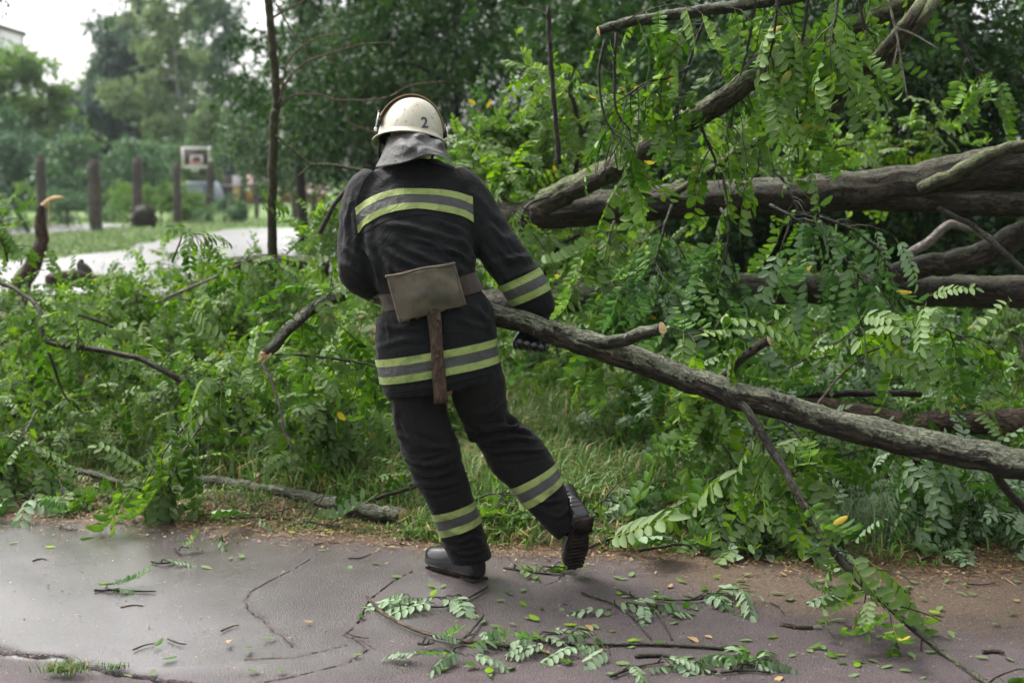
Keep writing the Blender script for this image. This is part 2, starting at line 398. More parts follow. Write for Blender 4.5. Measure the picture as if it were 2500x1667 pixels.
def water_material():
    b = NB('puddle_water'); co = b.obj_co()
    n = b.noise(1.2, 4, .6, b.scaled(co, (1, 3.5, 1))); n2 = b.noise(.22, 4, .6, b.scaled(co, (1, 2.2, 1)))
    n3 = b.noise(.5, 5, .65, b.scaled(co, (1, 5, 1))); col = b.mix(b.ramp(n3, [(.38, 0.0), (.66, 1.0)]), (.06, .052, .048), (.19, .178, .175))
    return b.done(b.principled(col, b.ramp(n3, [(.35, .62), (.6, .34)]), b.bump(n, .25, .03), spec=.8, Coat_Weight=b.ramp(n3, [(.30, .25), (.55, 1.0)]), Coat_Roughness=.25))
M['water'] = water_material()
def sheet(name, poly, z, mat, label):
    V = np.array([G(x, y, z) for x, y in poly])
    q = []
    for k in range(len(V)):                        # ragged shore
        a, c = V[k], V[(k + 1) % len(V)]
        m = max(2, int(np.linalg.norm(c - a) / .8))
        for t in np.linspace(0, 1, m, endpoint=False):
            p = a + (c - a) * t; w = min(1.0, p[1] / 40)
            q.append(p + np.array([fbm(p[0] * .7, p[1] * .7, 1.0), fbm(p[0] * .7, p[1] * .7, 7.0) * 2.2, 0]) * .7 * w)
    return struct(name, mesh_np(name, q, [np.arange(len(q))[None]]), mat, label)
sheet('flooded_path', [(-300, 646), (60, 636), (180, 624), (300, 612), (345, 596), (470, 578), (560, 560), (680, 556), (980, 562), (1150, 640), (1150, 720), (-300, 720)], -.03, M['water'], 'flooded path that mirrors the white sky')
sheet('water_pool', [(-120, 566), (60, 556), (140, 549), (300, 546), (315, 552), (230, 562), (130, 570), (-120, 580)], -.03, M['water'], 'shallow water beyond the grass strip')
sheet('water_patch', [(478, 538), (520, 536), (528, 541), (480, 544)], -.03, M['water'], 'small patch of water beside a post')

# ------------------------------------------------------------------ grass
def blades(pos, h, w, bend, rng, lean=None):
    n = len(pos); a = rng.uniform(0, 2 * math.pi, n); d = np.stack([np.cos(a), np.sin(a), np.zeros(n)], 1)
    side = np.stack([-np.sin(a), np.cos(a), np.zeros(n)], 1)
    h = h[:, None]; w = w[:, None]; bend = bend[:, None]
    up = np.array([0, 0, 1.0])
    p0 = pos; p1 = pos + up * h * .5 + d * h * bend * .25; p2 = pos + up * h * (1 - bend * .45) + d * h * bend * .95
    V = np.stack([p0 - side * w, p0 + side * w, p1 + side * w * .8, p1 - side * w * .8, p2], 1).reshape(-1, 3)
    k = np.arange(n)[:, None] * 5
    return V, [k + np.array([0, 1, 2, 3]), k + np.array([3, 2, 4])]
def grass_material(name, stops):
    b = NB(name); t = b.attr('tint'); col = b.ramp(t, stops)
    p = b.principled(col, .5, spec=.35); tr = b.n('ShaderNodeBsdfTranslucent'); b.L.new(col, tr.inputs['Color'])
    mx = b.n('ShaderNodeMixShader', i_0=.3); b.L.new(p, mx.inputs[1]); b.L.new(tr.outputs[0], mx.inputs[2])
    return b.done(mx.outputs[0])
M['grass'] = grass_material('grass_blade', [(0, (.04, .10, .015)), (.4, (.08, .18, .025)), (.72, (.15, .25, .04)), (.8, (.26, .22, .08)), (1, (.42, .30, .14))])
M['grass_cool'] = grass_material('seed_grass_blade', [(0, (.06, .12, .05)), (.6, (.12, .2, .09)), (1, (.22, .28, .14))])
M['debris'] = grass_material('debris_bits', [(0, (.05, .03, .02)), (.3, (.16, .1, .05)), (.6, (.3, .22, .12)), (.75, (.1, .2, .06)), (1, (.2, .32, .14))])
M['leaf_yellow'] = simple('yellow_leaf', (.30, .20, .075), .7)
M['straw'] = grass_material('straw', [(0, (.09, .05, .025)), (.5, (.22, .13, .065)), (1, (.42, .30, .16))])
def verge_z(X, Y): return _verge(X, Y)[0]
rg = np.random.default_rng(11)
n = 150000
X = rg.uniform(-4.2, 5.2, n); Y = edge_y(X) + rg.uniform(0, 1, n) ** 1.35 * 5.5 + .03
dens = np.array([noise.noise(Vector((x * 1.6, y * 1.6, 4.0))) for x, y in zip(X, Y)])
px, py = project(np.stack([X, Y, np.zeros(n)], 1))
keep = (rg.uniform(-.35, .45, n) < dens + .12) & ((Y - edge_y(X) > .06) | (rg.uniform(0, 1, n) < .3))
keep &= ~((px > 1950) & (py > 1250) & (rg.uniform(0, 1, n) < .7))
keep &= (px > -150) & (px < 2650) & (Y < 12)
X, Y, dens = X[keep], Y[keep], dens[keep]
n = len(X); d_e = Y - edge_y(X)
logc = np.array([G(x_, y_)[:2] for x_, y_ in ((100, 1150), (430, 1180), (600, 1205), (720, 1225), (850, 1255), (990, 1275))]); infront = (X > logc[0, 0]) & (X < logc[-1, 0]) & (Y < np.interp(X, logc[:, 0], logc[:, 1]) + .02)
h = rg.uniform(.06, .22, n) * np.clip(.38 + d_e * 1.1, .35, 1.25); h = np.where(infront, h * .35, h); tint = np.clip(rg.beta(2, 2.6, n) + (rg.uniform(0, 1, n) < .11) * .45, 0, 1)
V, F = blades(np.stack([X, Y, verge_z(X, Y) - .005], 1), h, rg.uniform(.0024, .0056, n), rg.uniform(.3, 1.5, n), rg)
g = obj('grass', mesh_np('grass', V, F, {'tint': np.repeat(tint, 5)}), M['grass']); g['kind'] = 'stuff'; g['label'] = 'rank green grass along the verge'
# dry straw, litter flakes and bits of bark along the edge of the asphalt
n = 26000
X = rg.uniform(-3.4, 4.4, n); Y = edge_y(X) + rg.normal(.09, .14, n) + (rg.uniform(0, 1, n) < .25) * rg.uniform(0, 2.5, n)
keep = rg.uniform(0, 1, n) < .75
X, Y = X[keep], Y[keep]; n = len(X)
z = np.maximum(verge_z(X, Y), .002) + rg.uniform(0, .012, n)
a = rg.uniform(0, 2 * math.pi, n); L = np.where(rg.uniform(0, 1, n) < .35, rg.uniform(.03, .11, n), rg.uniform(.006, .022, n)); W = np.where(L > .025, rg.uniform(.0008, .0016, n), rg.uniform(.003, .008, n))
d = np.stack([np.cos(a), np.sin(a), rg.normal(0, .12, n)], 1) * L[:, None]; s = np.stack([-np.sin(a), np.cos(a), rg.normal(0, .3, n)], 1) * W[:, None]
c = np.stack([X, Y, z], 1)
V = np.stack([c - d / 2, c + s, c + d / 2 + [0, 0, .003], c - s], 1).reshape(-1, 3)
lit = obj('leaf_litter', mesh_np('leaf_litter', V, [np.arange(n)[:, None] * 4 + np.arange(4)], {'tint': np.repeat(rg.uniform(0, 1, n), 4)}), M['straw']); lit['kind'] = 'stuff'; lit['label'] = 'brown litter and straw along the asphalt edge'
# far lawn
n = 42000
py_ = rg.uniform(533, 700, n) ; px_ = rg.uniform(-60, 1000, n)
pos = np.array([G(a_, b_, -.05) for a_, b_ in zip(px_, py_)])
def in_poly(x, y, poly):
    c = np.zeros(len(x), bool); j = len(poly) - 1
    for i in range(len(poly)):
        xi, yi = poly[i]; xj, yj = poly[j]
        c ^= ((yi > y) != (yj > y)) & (x < (xj - xi) * (y - yi) / (yj - yi + 1e-9) + xi); j = i
    return c
wetm = in_poly(px_, py_, [(-300, 646), (60, 636), (180, 624), (300, 612), (345, 596), (470, 578), (560, 560), (680, 556), (980, 562), (1150, 640), (1150, 720), (-300, 720)])
wetm |= in_poly(px_, py_, [(-120, 566), (60, 556), (140, 549), (300, 546), (315, 552), (230, 562), (130, 570), (-120, 580)])
keep = ~wetm | (rg.uniform(0, 1, n) < .004); pos = pos[keep]; n = len(pos)
V, F = blades(pos, rg.uniform(.06, .17, n), rg.uniform(.008, .018, n), rg.uniform(.3, 1.2, n), rg)
M['grass_far'] = grass_material('lawn_blade', [(0, (.07, .14, .03)), (.6, (.12, .2, .05)), (.9, (.2, .24, .08)), (1, (.32, .28, .12))])
g = obj('lawn_grass', mesh_np('lawn_grass', V, F, {'tint': np.repeat(rg.uniform(0, .95, n), 5)}), M['grass_far']); g['kind'] = 'stuff'; g['label'] = 'short grass of the lawn by the water'
# ------------------------------------------------------------------ pinnate leaves and boughs
def leaflet(L, W, lod):
    if lod == 0:
        xs = np.array([0, .2, .55, .87, 1.0, .87, .55, .2]); ys = np.array([0, .78, 1.0, .55, 0, -.55, -1.0, -.78]); f = [[[0, 1, 2, 3, 4], [0, 4, 5, 6, 7]]]
    elif lod == 1:
        xs = np.array([0, .3, .78, 1.0, .78, .3]); ys = np.array([0, .95, .8, 0, -.8, -.95]); f = [[[0, 1, 2, 3], [0, 3, 4, 5]]]
    else:
        xs = np.array([0, .5, 1.0, .5]); ys = np.array([0, 1.0, 0, -1.0]); f = [[[0, 1, 2, 3]]]
    z = np.abs(ys) * W * .28 - .16 * L * xs ** 2
    return np.stack([xs * L, ys * W, z], 1), f
def make_leaf(rng, lod, size=1.0, droop=None):
    "one compound leaf along +X, its upper side towards +Z"
    pairs = int(rng.integers(6, 10)) if lod < 2 else 5; torn = rng.uniform(.35, .8) if rng.uniform() < .18 else 9
    Lr = rng.uniform(.19, .27) * size; droop = rng.uniform(.2, 1.3) if droop is None else droop
    sway = rng.uniform(-.5, .5)
    K = 8; t = np.linspace(0, 1, K); ang = -droop * t ** 1.2; yaw = sway * t
    d = np.stack([np.cos(ang) * np.cos(yaw), np.cos(ang) * np.sin(yaw), np.sin(ang)], 1)
    path = np.vstack([[0, 0, 0], np.cumsum(d[:-1] * (Lr / (K - 1)), axis=0)])
    g = Geo(); tone = 0
    if lod < 2:
        w = .0011 * size if lod == 0 else .0014 * size
        V, F, _ = tube(path, np.linspace(w * 1.3, w * .6, K), 3, caps=False); g.add(V, F, tint=np.full(len(V), .9))
    curl = rng.choice([rng.uniform(.0, .5), rng.uniform(.4, 1.4)])                          # how far leaflets hang
    for i in range(pairs + 1):
        u = .14 + .86 * i / pairs; p = np.array([np.interp(u, t, path[:, k]) for k in range(3)]); f = nrm([np.interp(u, t, d[:, k]) for k in range(3)])
        sd = nrm(np.cross([0, 0, 1.0], f)); up = np.cross(f, sd)
        for s in ((1, -1) if i < pairs else (0,)):
            if rng.uniform() < .06 or (u > torn and rng.uniform() < .8): continue
            al = rng.normal(1.05, .10) if s else 0.0
            roll = curl + rng.normal(0, .16)
            out = sd * s * math.cos(roll) - up * math.sin(roll) if s else -up * .2
            X = nrm(f * math.cos(al) + out * math.sin(al)) if s else nrm(f + out + sd * rng.normal(0, .1))
            Z = nrm(up * math.cos(roll) + sd * s * math.sin(roll) + rng.normal(0, .14, 3)); Z = nrm(Z - X * (Z @ X)); Y = np.cross(Z, X)
            prof = 1.0 - .25 * abs(u - .5)
            L_ = rng.uniform(.043, .058) * size * prof; W_ = L_ * rng.uniform(.22, .275)
            v, fc = leaflet(L_, W_, lod)
            g.add(p + v @ np.stack([X, Y, Z]), fc, tint=np.full(len(v), np.clip(rng.normal(.45, .13), 0, .92) if rng.uniform() > .004 else 1.0))
    V = np.concatenate(g.V); return V, {k: np.concatenate(f) for k, f in g.F.items()}, np.concatenate(g.A['tint'])
_lr = np.random.default_rng(3)
LEAF = {0: [make_leaf(_lr, 0) for _ in range(24)], 1: [make_leaf(_lr, 1) for _ in range(16)], 2: [make_leaf(_lr, 2) for _ in range(8)]}
LEAF_ME = [mesh_np('leaf', V, list(F.values()), {'tint': T}) for V, F, T in LEAF[0]]
for m_ in LEAF_ME: m_.materials.append(M['leaf'])
LEAF_MES = {'leaf': LEAF_ME, 'leaf_cool': []}
for m_ in LEAF_ME:
    c_ = m_.copy(); c_.materials.clear(); c_.materials.append(M['leaf_cool']); LEAF_MES['leaf_cool'].append(c_)
def merge_leaves(name, mats, pos, lod, rng, tone=None, lib=None, spread=.19):
    "joins many leaves into one mesh: mats (n,3,3) rows X,Y,Z axes (scaled)"
    lib = lib or LEAF[lod]; n = len(pos); pick = rng.integers(0, len(lib), n)
    Vs, Fs, Ts, off = [], {}, [], 0
    tone = np.zeros(n) if tone is None else tone
    for k, (V, F, T) in enumerate(lib):
        ii = np.nonzero(pick == k)[0]
        if not len(ii): continue
        W = np.einsum('vk,nkj->nvj', V, mats[ii]) + pos[ii][:, None, :]
        nv = len(V); base = off + np.arange(len(ii)) * nv
        for kk, f in F.items(): Fs.setdefault(kk, []).append((base[:, None, None] + f[None]).reshape(-1, f.shape[1]))
        Vs.append(W.reshape(-1, 3)); off += nv * len(ii)
        sh = rng.normal(0, spread, len(ii)) + tone[ii]
        Ts.append(np.where(T[None] > .97, 1.0, np.clip(T[None] + sh[:, None], 0, .94)).ravel())
    return mesh_np(name, np.concatenate(Vs), [np.concatenate(f) for f in Fs.values()], {'tint': np.concatenate(Ts)})
def axes(X, up):
    X = X / (np.linalg.norm(X, axis=1)[:, None] + 1e-9)
    Z = up - X * np.sum(up * X, 1)[:, None]; Z /= np.linalg.norm(Z, axis=1)[:, None] + 1e-9
    return np.stack([X, np.cross(Z, X), Z], 1)

def grow(path, rng, n_tw, tw_len, leaves, up=.25, droop=.35, t0=.1, t1=1.0, leaf_droop=.5, flip=.22, floor=None, bare=.15, size=1.0, dirbias=None, r_tw=.0032, flat=1.0):
    "side twigs with leaves along a stem; returns twig polylines and leaf frames"
    path = np.asarray(path, float); T, N, B = frames(path); s = np.linspace(0, 1, len(path))
    twigs, pos, X, U = [], [], [], []
    for _ in range(n_tw):
        t = rng.uniform(t0, t1) ** .9; p = np.array([np.interp(t, s, path[:, k]) for k in range(3)]); tg = nrm([np.interp(t, s, T[:, k]) for k in range(3)])
        r = rng.normal(0, 1, 3); r -= tg * (r @ tg); r = nrm(r)
        D = nrm(tg * rng.uniform(.2, .8) + r * [1, 1, flat] + np.array([0, 0, up]))
        if dirbias is not None: D = nrm(D + np.asarray(dirbias))
        L = rng.uniform(*tw_len); K = 6; q = [p]
        for k in range(K - 1):
            D = nrm(D + np.array([0, 0, -droop * .3]) + rng.normal(0, .13, 3)); nx = q[-1] + D * L / (K - 1)
            if floor is not None:
                fz = floor(nx[0], nx[1]) + .015
                if nx[2] < fz: nx[2] = fz + rng.uniform(0, .02); D = nrm([D[0], D[1], .05])
            q.append(nx)
        q = np.array(q); twigs.append(q)
        if rng.uniform() < .06: continue
        m = max(2, int(round(leaves * L / .4)))
        for k in range(m):
            u = bare + (1 - bare) * (k + rng.uniform(0, .6)) / m; u = min(u, 1.0); i = min(int(u * (K - 1)), K - 2); f = u * (K - 1) - i
            pp = q[i] * (1 - f) + q[i + 1] * f; tg2 = nrm(q[i + 1] - q[i])
            rr = rng.normal(0, 1, 3); rr -= tg2 * (rr @ tg2); rr = nrm(rr)
            d = nrm(tg2 * rng.uniform(.1, .9) + rr * .9 + np.array([0, 0, -leaf_droop]))
            if floor is not None:
                hz = pp[2] - floor(pp[0], pp[1]); mn = -max(hz - .01, 0) / .2
                if d[2] < mn: d = nrm([d[0], d[1], 0]) * math.sqrt(max(1 - mn * mn, .05)) + np.array([0, 0, mn]) if mn > -1 else d
            if flat < 1: d = nrm([d[0], d[1], d[2] * flat])
            uu = np.array([0, 0, 1.0]) + rng.normal(0, .5 * flat, 3)
            if rng.uniform() < flip: uu = -uu
            pos.append(pp); X.append(d * size * rng.uniform(.6, 1.2)); U.append(uu)
    if not pos: return twigs, np.zeros((0, 3)), np.zeros((0, 3, 3))
    X = np.array(X); sc = np.linalg.norm(X, axis=1)[:, None, None]
    return twigs, np.array(pos), axes(X, np.array(U)) * sc
def stem_mesh(name, path, r0, r1, off, sides=10, bark=.12, seed=0, twigs=(), r_tw=.003, tipshape=None, power=1.0, freq=1.0):
    t = np.linspace(0, 1, len(path)) ** power; rad = r0 * (1 - t) + r1 * t
    g = Geo(); V, F, b = tube(path, rad, sides, bark, seed, freq=freq); g.add(V, F, bco=b)
    for q in twigs:
        V, F, b = tube(q, np.linspace(r_tw, r_tw * .45, len(q)), 4, caps=False); g.add(V, F, bco=b)
    return g.mesh(name, off, True)
ALL_LEAF_OBJ = [0]
CLEAR = [([(440, 1140), (560, 1165), (700, 1185), (850, 1222), (995, 1240), (995, 1285), (840, 1262), (700, 1232), (560, 1205), (440, 1190)], .85), ([(170, 1140), (300, 1160), (300, 1195), (170, 1165)], .7),
         ([(1280, 465), (1700, 440), (1950, 420), (1950, 525), (1700, 535), (1280, 555)], .42), ([(1400, 440), (1560, 340), (1640, 300), (1660, 340), (1560, 400), (1420, 470)], .45), ([(1690, 260), (1820, 180), (1830, 225), (1700, 305)], .5), ([(1720, 670), (2320, 675), (2320, 738), (1720, 738)], .3), ([(1950, 425), (2250, 400), (2250, 510), (1950, 525)], .35)]
def floor_z(x, y): return .02 if y > float(edge_y(x)) else .004
def bough(name, label, cat, pts, r, bark='bark', group=None, n_tw=0, tw_len=(.2, .5), leaves=6, seed=0, lod=0, leaf_objs=0, sides=10, rough=.12, samples=None, freq=1.0,
          cut=None, leafmat='leaf', parent=None, part_name='stem', stem_power=1.0, **kw):
    "a branch: pts are (px,py,depth); r=(r0,r1) in metres; parts stem, twig_spray, leaf, foliage, cut_end"
    rng = np.random.default_rng(1000 + seed)
    ctrl = np.array([P(*p) for p in pts])
    for k_, p_ in enumerate(pts):                        # nothing lies below the ground
        zmin = floor_z(ctrl[k_][0], ctrl[k_][1]) + min(r) * .9
        if ctrl[k_][2] < zmin: ctrl[k_] = G(p_[0], p_[1], zmin)
    n = samples or max(8, int(np.linalg.norm(np.diff(ctrl, axis=0), axis=1).sum() / max(.03, r[0] * .7)))
    n = min(n, 90); path = spline(ctrl, n)
    jit = np.array([[noise.noise(Vector((i * .45, k * 9.0, seed * 2.3))) for k in range(3)] for i in range(n)]) * min(r[0] * .45, .012); jit[0] = 0; path = path + jit
    base = path[0].copy()
    root = parent if parent is not None else thing(name, label, cat, base, group)
    off = base if parent is None else np.array(parent.location)
    obj(part_name, stem_mesh(part_name, path, r[0], r[1], off, sides, rough, seed, power=stem_power, freq=freq), M[bark], root)
    if n_tw:
        twigs, pos, mats = grow(path, rng, n_tw, tw_len, leaves, **kw)
        if len(pos):                                     # leave the logs and the trunk in sight where the photograph shows them
            drop_ = np.zeros(len(pos), bool)
            for f_ in (0.0, .1, .2, .27, .34):
                qx, qy = project(pos + mats[:, 0] * f_); 
                for poly, frac in CLEAR: drop_ |= in_poly(qx, qy, poly) & (rng.uniform(0, 1, len(pos)) < frac)
            pos, mats = pos[~drop_], mats[~drop_]
        g = Geo()
        for q in twigs:
            V, F, b = tube(q, np.linspace(.0032, .0015, len(q)), 4, caps=False, seed=seed)
            if len(twigs) > 7: g.add(V, F, bco=b)
            else: obj('twig', Geo().add(V, F, bco=b).mesh('twig', off, True), M['bark_dark'], root)
        if g.n: obj('twig_spray', g.mesh('twig_spray', off, True), M['bark_dark'], root)
        if len(pos):
            order = np.argsort(pos[:, 1]); k = min(leaf_objs, len(pos), 300)
            near, rest = order[:k], order[k:]
            for i in near:
                lo = bpy.data.objects.new('leaf', LEAF_MES[leafmat][int(rng.integers(0, len(LEAF_ME)))]); COL.objects.link(lo); lo.parent = root
                A = mats[i]; q = pos[i] - off
                lo.matrix_local = Matrix(((A[0][0], A[1][0], A[2][0], q[0]), (A[0][1], A[1][1], A[2][1], q[1]), (A[0][2], A[1][2], A[2][2], q[2]), (0, 0, 0, 1)))
            ALL_LEAF_OBJ[0] += k
            if len(rest):
                fo = obj('foliage', merge_leaves('foliage', mats[rest], pos[rest] - off, lod, rng), M[leafmat], root)
                if len(rest) > 20: fo['kind'] = 'stuff'
    if cut:
        for end in cut:
            q = path[0] if end == 0 else path[-1]; dn = nrm(path[0] - path[1]) if end == 0 else nrm(path[-1] - path[-2]); rr = (r[0] if end == 0 else r[1]) * 1.02
            u = nrm(np.cross(dn, [0.3, 0.1, 1.0])); v = np.cross(dn, u); th = np.linspace(0, 2 * math.pi, 14, endpoint=False)
            rim = [q + (u * math.cos(a) + v * math.sin(a)) * rr * (1 + .08 * math.sin(3 * a + seed)) + dn * .003 for a in th]; inn = [q + (u * math.cos(a) + v * math.sin(a)) * rr * .5 + dn * (.006 + .004 * math.sin(5 * a)) for a in th]
            g = Geo(); k = np.arange(14); g.add(np.array(rim + inn), [np.stack([k, (k + 1) % 14, 14 + (k + 1) % 14, 14 + k], 1), (14 + k)[None]])
            obj('cut_end', g.mesh('cut_end', off), M['cut'], root)
    return root
# ------------------------------------------------------------------ trees behind
def spray_lib(rng, n, L, leaf, k):
    "hanging sprays: k leaflet diamonds along a drooping line"
    lib = []
    for _ in range(n):
        g = Geo(); t = np.linspace(0, 1, k); dr = rng.uniform(.3, 1.2)
        for u in t:
            p = np.array([u * L * math.cos(dr * u), rng.normal(0, .03) * L, -u * L * math.sin(dr * u)]); 
            a = rng.uniform(0, 2 * math.pi); X = nrm([.5, math.cos(a), math.sin(a) - .5]); Z = nrm(rng.normal(0, .6, 3) + [0, 0, 1]); Z = nrm(Z - X * (Z @ X)); Y = np.cross(Z, X)
            v, f = leaflet(leaf * rng.uniform(.8, 1.25), leaf * rng.uniform(.24, .36), 2)
            g.add(p + v @ np.stack([X, Y, Z]), f, tint=np.full(4, np.clip(rng.normal(.45, .16), 0, .9)))
        lib.append((np.concatenate(g.V), {q: np.concatenate(f) for q, f in g.F.items()}, np.concatenate(g.A['tint'])))
    return lib
_sr = np.random.default_rng(5)
SPRAY = spray_lib(_sr, 8, .42, .088, 15)        # trees 12-35 m away
SPRAY_S = spray_lib(_sr, 8, .26, .06, 11)       # small-leaved shrubs
SPRAY_F = spray_lib(_sr, 8, .9, .34, 9)         # far trees
def tree(name, label, x, y, h, lobes, n, lib, mat, bark='bark', r=.12, cat='tree', group=None, droop=.8, seed=0, scale=1.0, lean=0.0, surface=.55, flip=.2, z0=-.05, clip=None):
    """lobes: (dx, dy, z, rx, ry, rz) crown lobes; trunk with a limb into each lobe; crown of hanging sprays"""
    rng = np.random.default_rng(500 + seed)
    root = thing(name, label, cat, (x, y, z0), group)
    top = np.array([x + lean, y, z0 + h * .82]); b = np.array([x, y, z0])
    path = spline(np.array([b, b + (top - b) * .35 + rng.normal(0, .05 * h * .2, 3), b + (top - b) * .7 + rng.normal(0, .06 * h * .2, 3), top]), 16)
    g = Geo(); V, F, bc = tube(path, np.linspace(r, r * .18, 16), 10, .1, seed); g.add(V, F, bco=bc)
    vol = np.array([l[3] * l[4] * l[5] for l in lobes]) ** .75; cnt = np.maximum(1, (n * vol / vol.sum()).astype(int))
    pos, tone = [], []
    for (dx, dy, z, rx, ry, rz), c in zip(lobes, cnt):
        ctr = np.array([x + dx, y + dy, z0 + z]); k = min(15, max(2, int(16 * np.clip((z - rz * .5) / (h * .82), .15, .9)))); st = path[k]
        V, F, bc = tube(spline(np.array([st, (st + ctr) / 2 + [0, 0, .08 * h * .3], ctr]), 8), np.linspace(r * .4, r * .08, 8), 6, .08, seed); g.add(V, F, bco=bc)
        d = rng.normal(0, 1, (c, 3)); d /= np.linalg.norm(d, axis=1)[:, None]
        # clumped: a few bunch centres per lobe, sprays gathered round them, gaps between
        nb = max(5, c // 22); bd = rng.normal(0, 1, (nb, 3)); bd /= np.linalg.norm(bd, axis=1)[:, None]; br = rng.uniform(surface, 1.0, nb) ** .7
        ci = rng.integers(0, nb, c); q = bd[ci] * br[ci][:, None] + rng.normal(0, .17, (c, 3))
        pos.append(ctr + q * [rx, ry, rz]); tone.append(rng.normal(0, .16, nb)[ci])
    pos = np.concatenate(pos); tone = np.concatenate(tone); ok = pos[:, 2] > z0 + .12
    if clip is not None:                                  # crown drawn in on the side of the lawn
        qx, qy = project(pos); ok &= qx > np.interp(qy, [0, 200, 350, 470], clip) + rng.normal(0, 14, len(pos))
    pos, tone = pos[ok], tone[ok]
    a = rng.uniform(0, 2 * math.pi, len(pos)); X = np.stack([np.cos(a), np.sin(a), -droop * rng.uniform(.2, 1.8, len(pos))], 1); up = np.array([0, 0, 1.0]) + rng.normal(0, .4, (len(pos), 3))
    fl = rng.uniform(0, 1, len(pos)) < flip; up[fl] *= -1
    A = axes(X, up) * (scale * rng.uniform(.7, 1.3, len(pos)))[:, None, None]
    obj('trunk', g.mesh('trunk', (x, y, z0), True), M[bark], root)
    c = obj('crown', merge_leaves('crown', A, pos - np.array([x, y, z0]), 2, rng, tone, lib), M[mat], root); c['kind'] = 'stuff'
    return root
def px_x(px, d): return P(px, 440, d)[0]
def px_z(py, d): return P(1250, py, d)[2]
GR_W = 'woodland trees behind the fallen tree'
def wood_tree(px, d, h, w, zlow, n, label, mat='leaf_back', seed=0, **k):
    x = px_x(px, d); rng = np.random.default_rng(seed + 77); lobes = []
    nl = 9
    for i in range(nl):
        t = (i + .5) / nl; z = zlow + (h - zlow) * t; ww = w * (1 - .45 * t)
        lobes.append((rng.normal(0, ww * .33), rng.normal(0, ww * .3), z, ww * rng.uniform(.4, .6), ww * rng.uniform(.4, .6), (h - zlow) * rng.uniform(.10, .16)))
    return tree('woodland_tree', label, x, d, h, lobes, n, SPRAY, mat, 'bark_dark', r=.05 + .008 * h, group=GR_W, seed=seed, droop=1.3, clip=(485, 500, 535, 640), **k)
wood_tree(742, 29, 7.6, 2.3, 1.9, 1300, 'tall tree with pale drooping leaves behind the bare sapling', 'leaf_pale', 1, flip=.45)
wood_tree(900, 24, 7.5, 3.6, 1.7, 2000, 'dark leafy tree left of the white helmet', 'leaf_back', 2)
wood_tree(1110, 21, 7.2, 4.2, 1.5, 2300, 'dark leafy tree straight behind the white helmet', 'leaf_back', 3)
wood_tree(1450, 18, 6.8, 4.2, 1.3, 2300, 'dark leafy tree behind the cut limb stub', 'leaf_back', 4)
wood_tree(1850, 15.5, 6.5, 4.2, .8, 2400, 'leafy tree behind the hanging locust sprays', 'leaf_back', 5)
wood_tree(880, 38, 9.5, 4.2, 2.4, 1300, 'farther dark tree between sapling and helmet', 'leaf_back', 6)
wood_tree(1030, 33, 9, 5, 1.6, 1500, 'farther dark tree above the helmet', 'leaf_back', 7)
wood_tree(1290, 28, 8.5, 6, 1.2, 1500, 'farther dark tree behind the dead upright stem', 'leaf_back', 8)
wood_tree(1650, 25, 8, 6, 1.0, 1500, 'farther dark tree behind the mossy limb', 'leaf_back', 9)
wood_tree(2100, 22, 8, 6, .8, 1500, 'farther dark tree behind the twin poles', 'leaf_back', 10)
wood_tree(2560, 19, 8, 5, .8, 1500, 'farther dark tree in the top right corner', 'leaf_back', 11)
def shrub(px, d, h, w, n, label, mat, seed, lib=None, name='shrub', group=None, scale=1.0, z0=-.05, flip=.15, bark='bark_dark', r=.03):
    x = px_x(px, d); rng = np.random.default_rng(seed + 7); lobes = []
    for i in range(7):
        t = rng.uniform(.15, .85); lobes.append((rng.normal(0, w * .28), rng.normal(0, w * .22), h * t, w * rng.uniform(.25, .4), w * rng.uniform(.25, .4), h * rng.uniform(.18, .3)))
    return tree(name, label, x, d, h, lobes, n, lib or SPRAY_S, mat, bark, r=r, cat='shrub', group=group, seed=seed, droop=.4, scale=scale, flip=flip, surface=.4, z0=z0)
GR_S = 'shrubs at the right edge of the wood'
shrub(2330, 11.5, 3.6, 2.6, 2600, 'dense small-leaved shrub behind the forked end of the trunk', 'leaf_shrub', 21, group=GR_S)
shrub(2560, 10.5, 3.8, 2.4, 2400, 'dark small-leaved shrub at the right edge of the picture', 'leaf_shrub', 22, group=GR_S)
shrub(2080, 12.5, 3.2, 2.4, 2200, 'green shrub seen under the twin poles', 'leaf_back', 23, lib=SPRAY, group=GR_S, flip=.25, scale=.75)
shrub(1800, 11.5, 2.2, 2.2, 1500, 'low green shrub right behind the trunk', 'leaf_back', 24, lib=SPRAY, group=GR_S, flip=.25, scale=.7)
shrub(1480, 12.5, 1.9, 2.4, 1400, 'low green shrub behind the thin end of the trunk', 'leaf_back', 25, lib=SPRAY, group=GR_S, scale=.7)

# ------------------------------------------------------------------ far left: trees, hedge, building
GR_F = 'trees beyond the sports ground'
def far_tree(px, d, ytop, ybot, wpx, n, label, mat, seed, bark='bark_dark', droop=.5, nl=12, r=.25, lib=None, scale=1.0, name='far_tree', shape='round', surface=.5):
    x = px_x(px, d); h = px_z(ytop, d) + .05; zl = max(.4, px_z(ybot, d)); w = wpx * d / FPX; rng = np.random.default_rng(seed + 900); lobes = []
    for i in range(nl):
        t = (i + .5) / nl; ww = w * (math.sin(math.pi * (.18 + .72 * t)) if shape == 'round' else 1 - .75 * t)
        lobes.append((rng.normal(0, ww * .2), rng.normal(0, ww * .2), zl + (h - zl) * t, ww * rng.uniform(.25, .38), ww * rng.uniform(.25, .38), (h - zl) * rng.uniform(.08, .13)))
    return tree(name, label, x, d, h, lobes, n, lib or SPRAY_F, mat, bark, r=r, group=GR_F, seed=seed, droop=droop, scale=scale, surface=surface)
far_tree(40, 82, 120, 420, 330, 1700, 'light green round tree below the white building', 'leaf_far_light', 31)
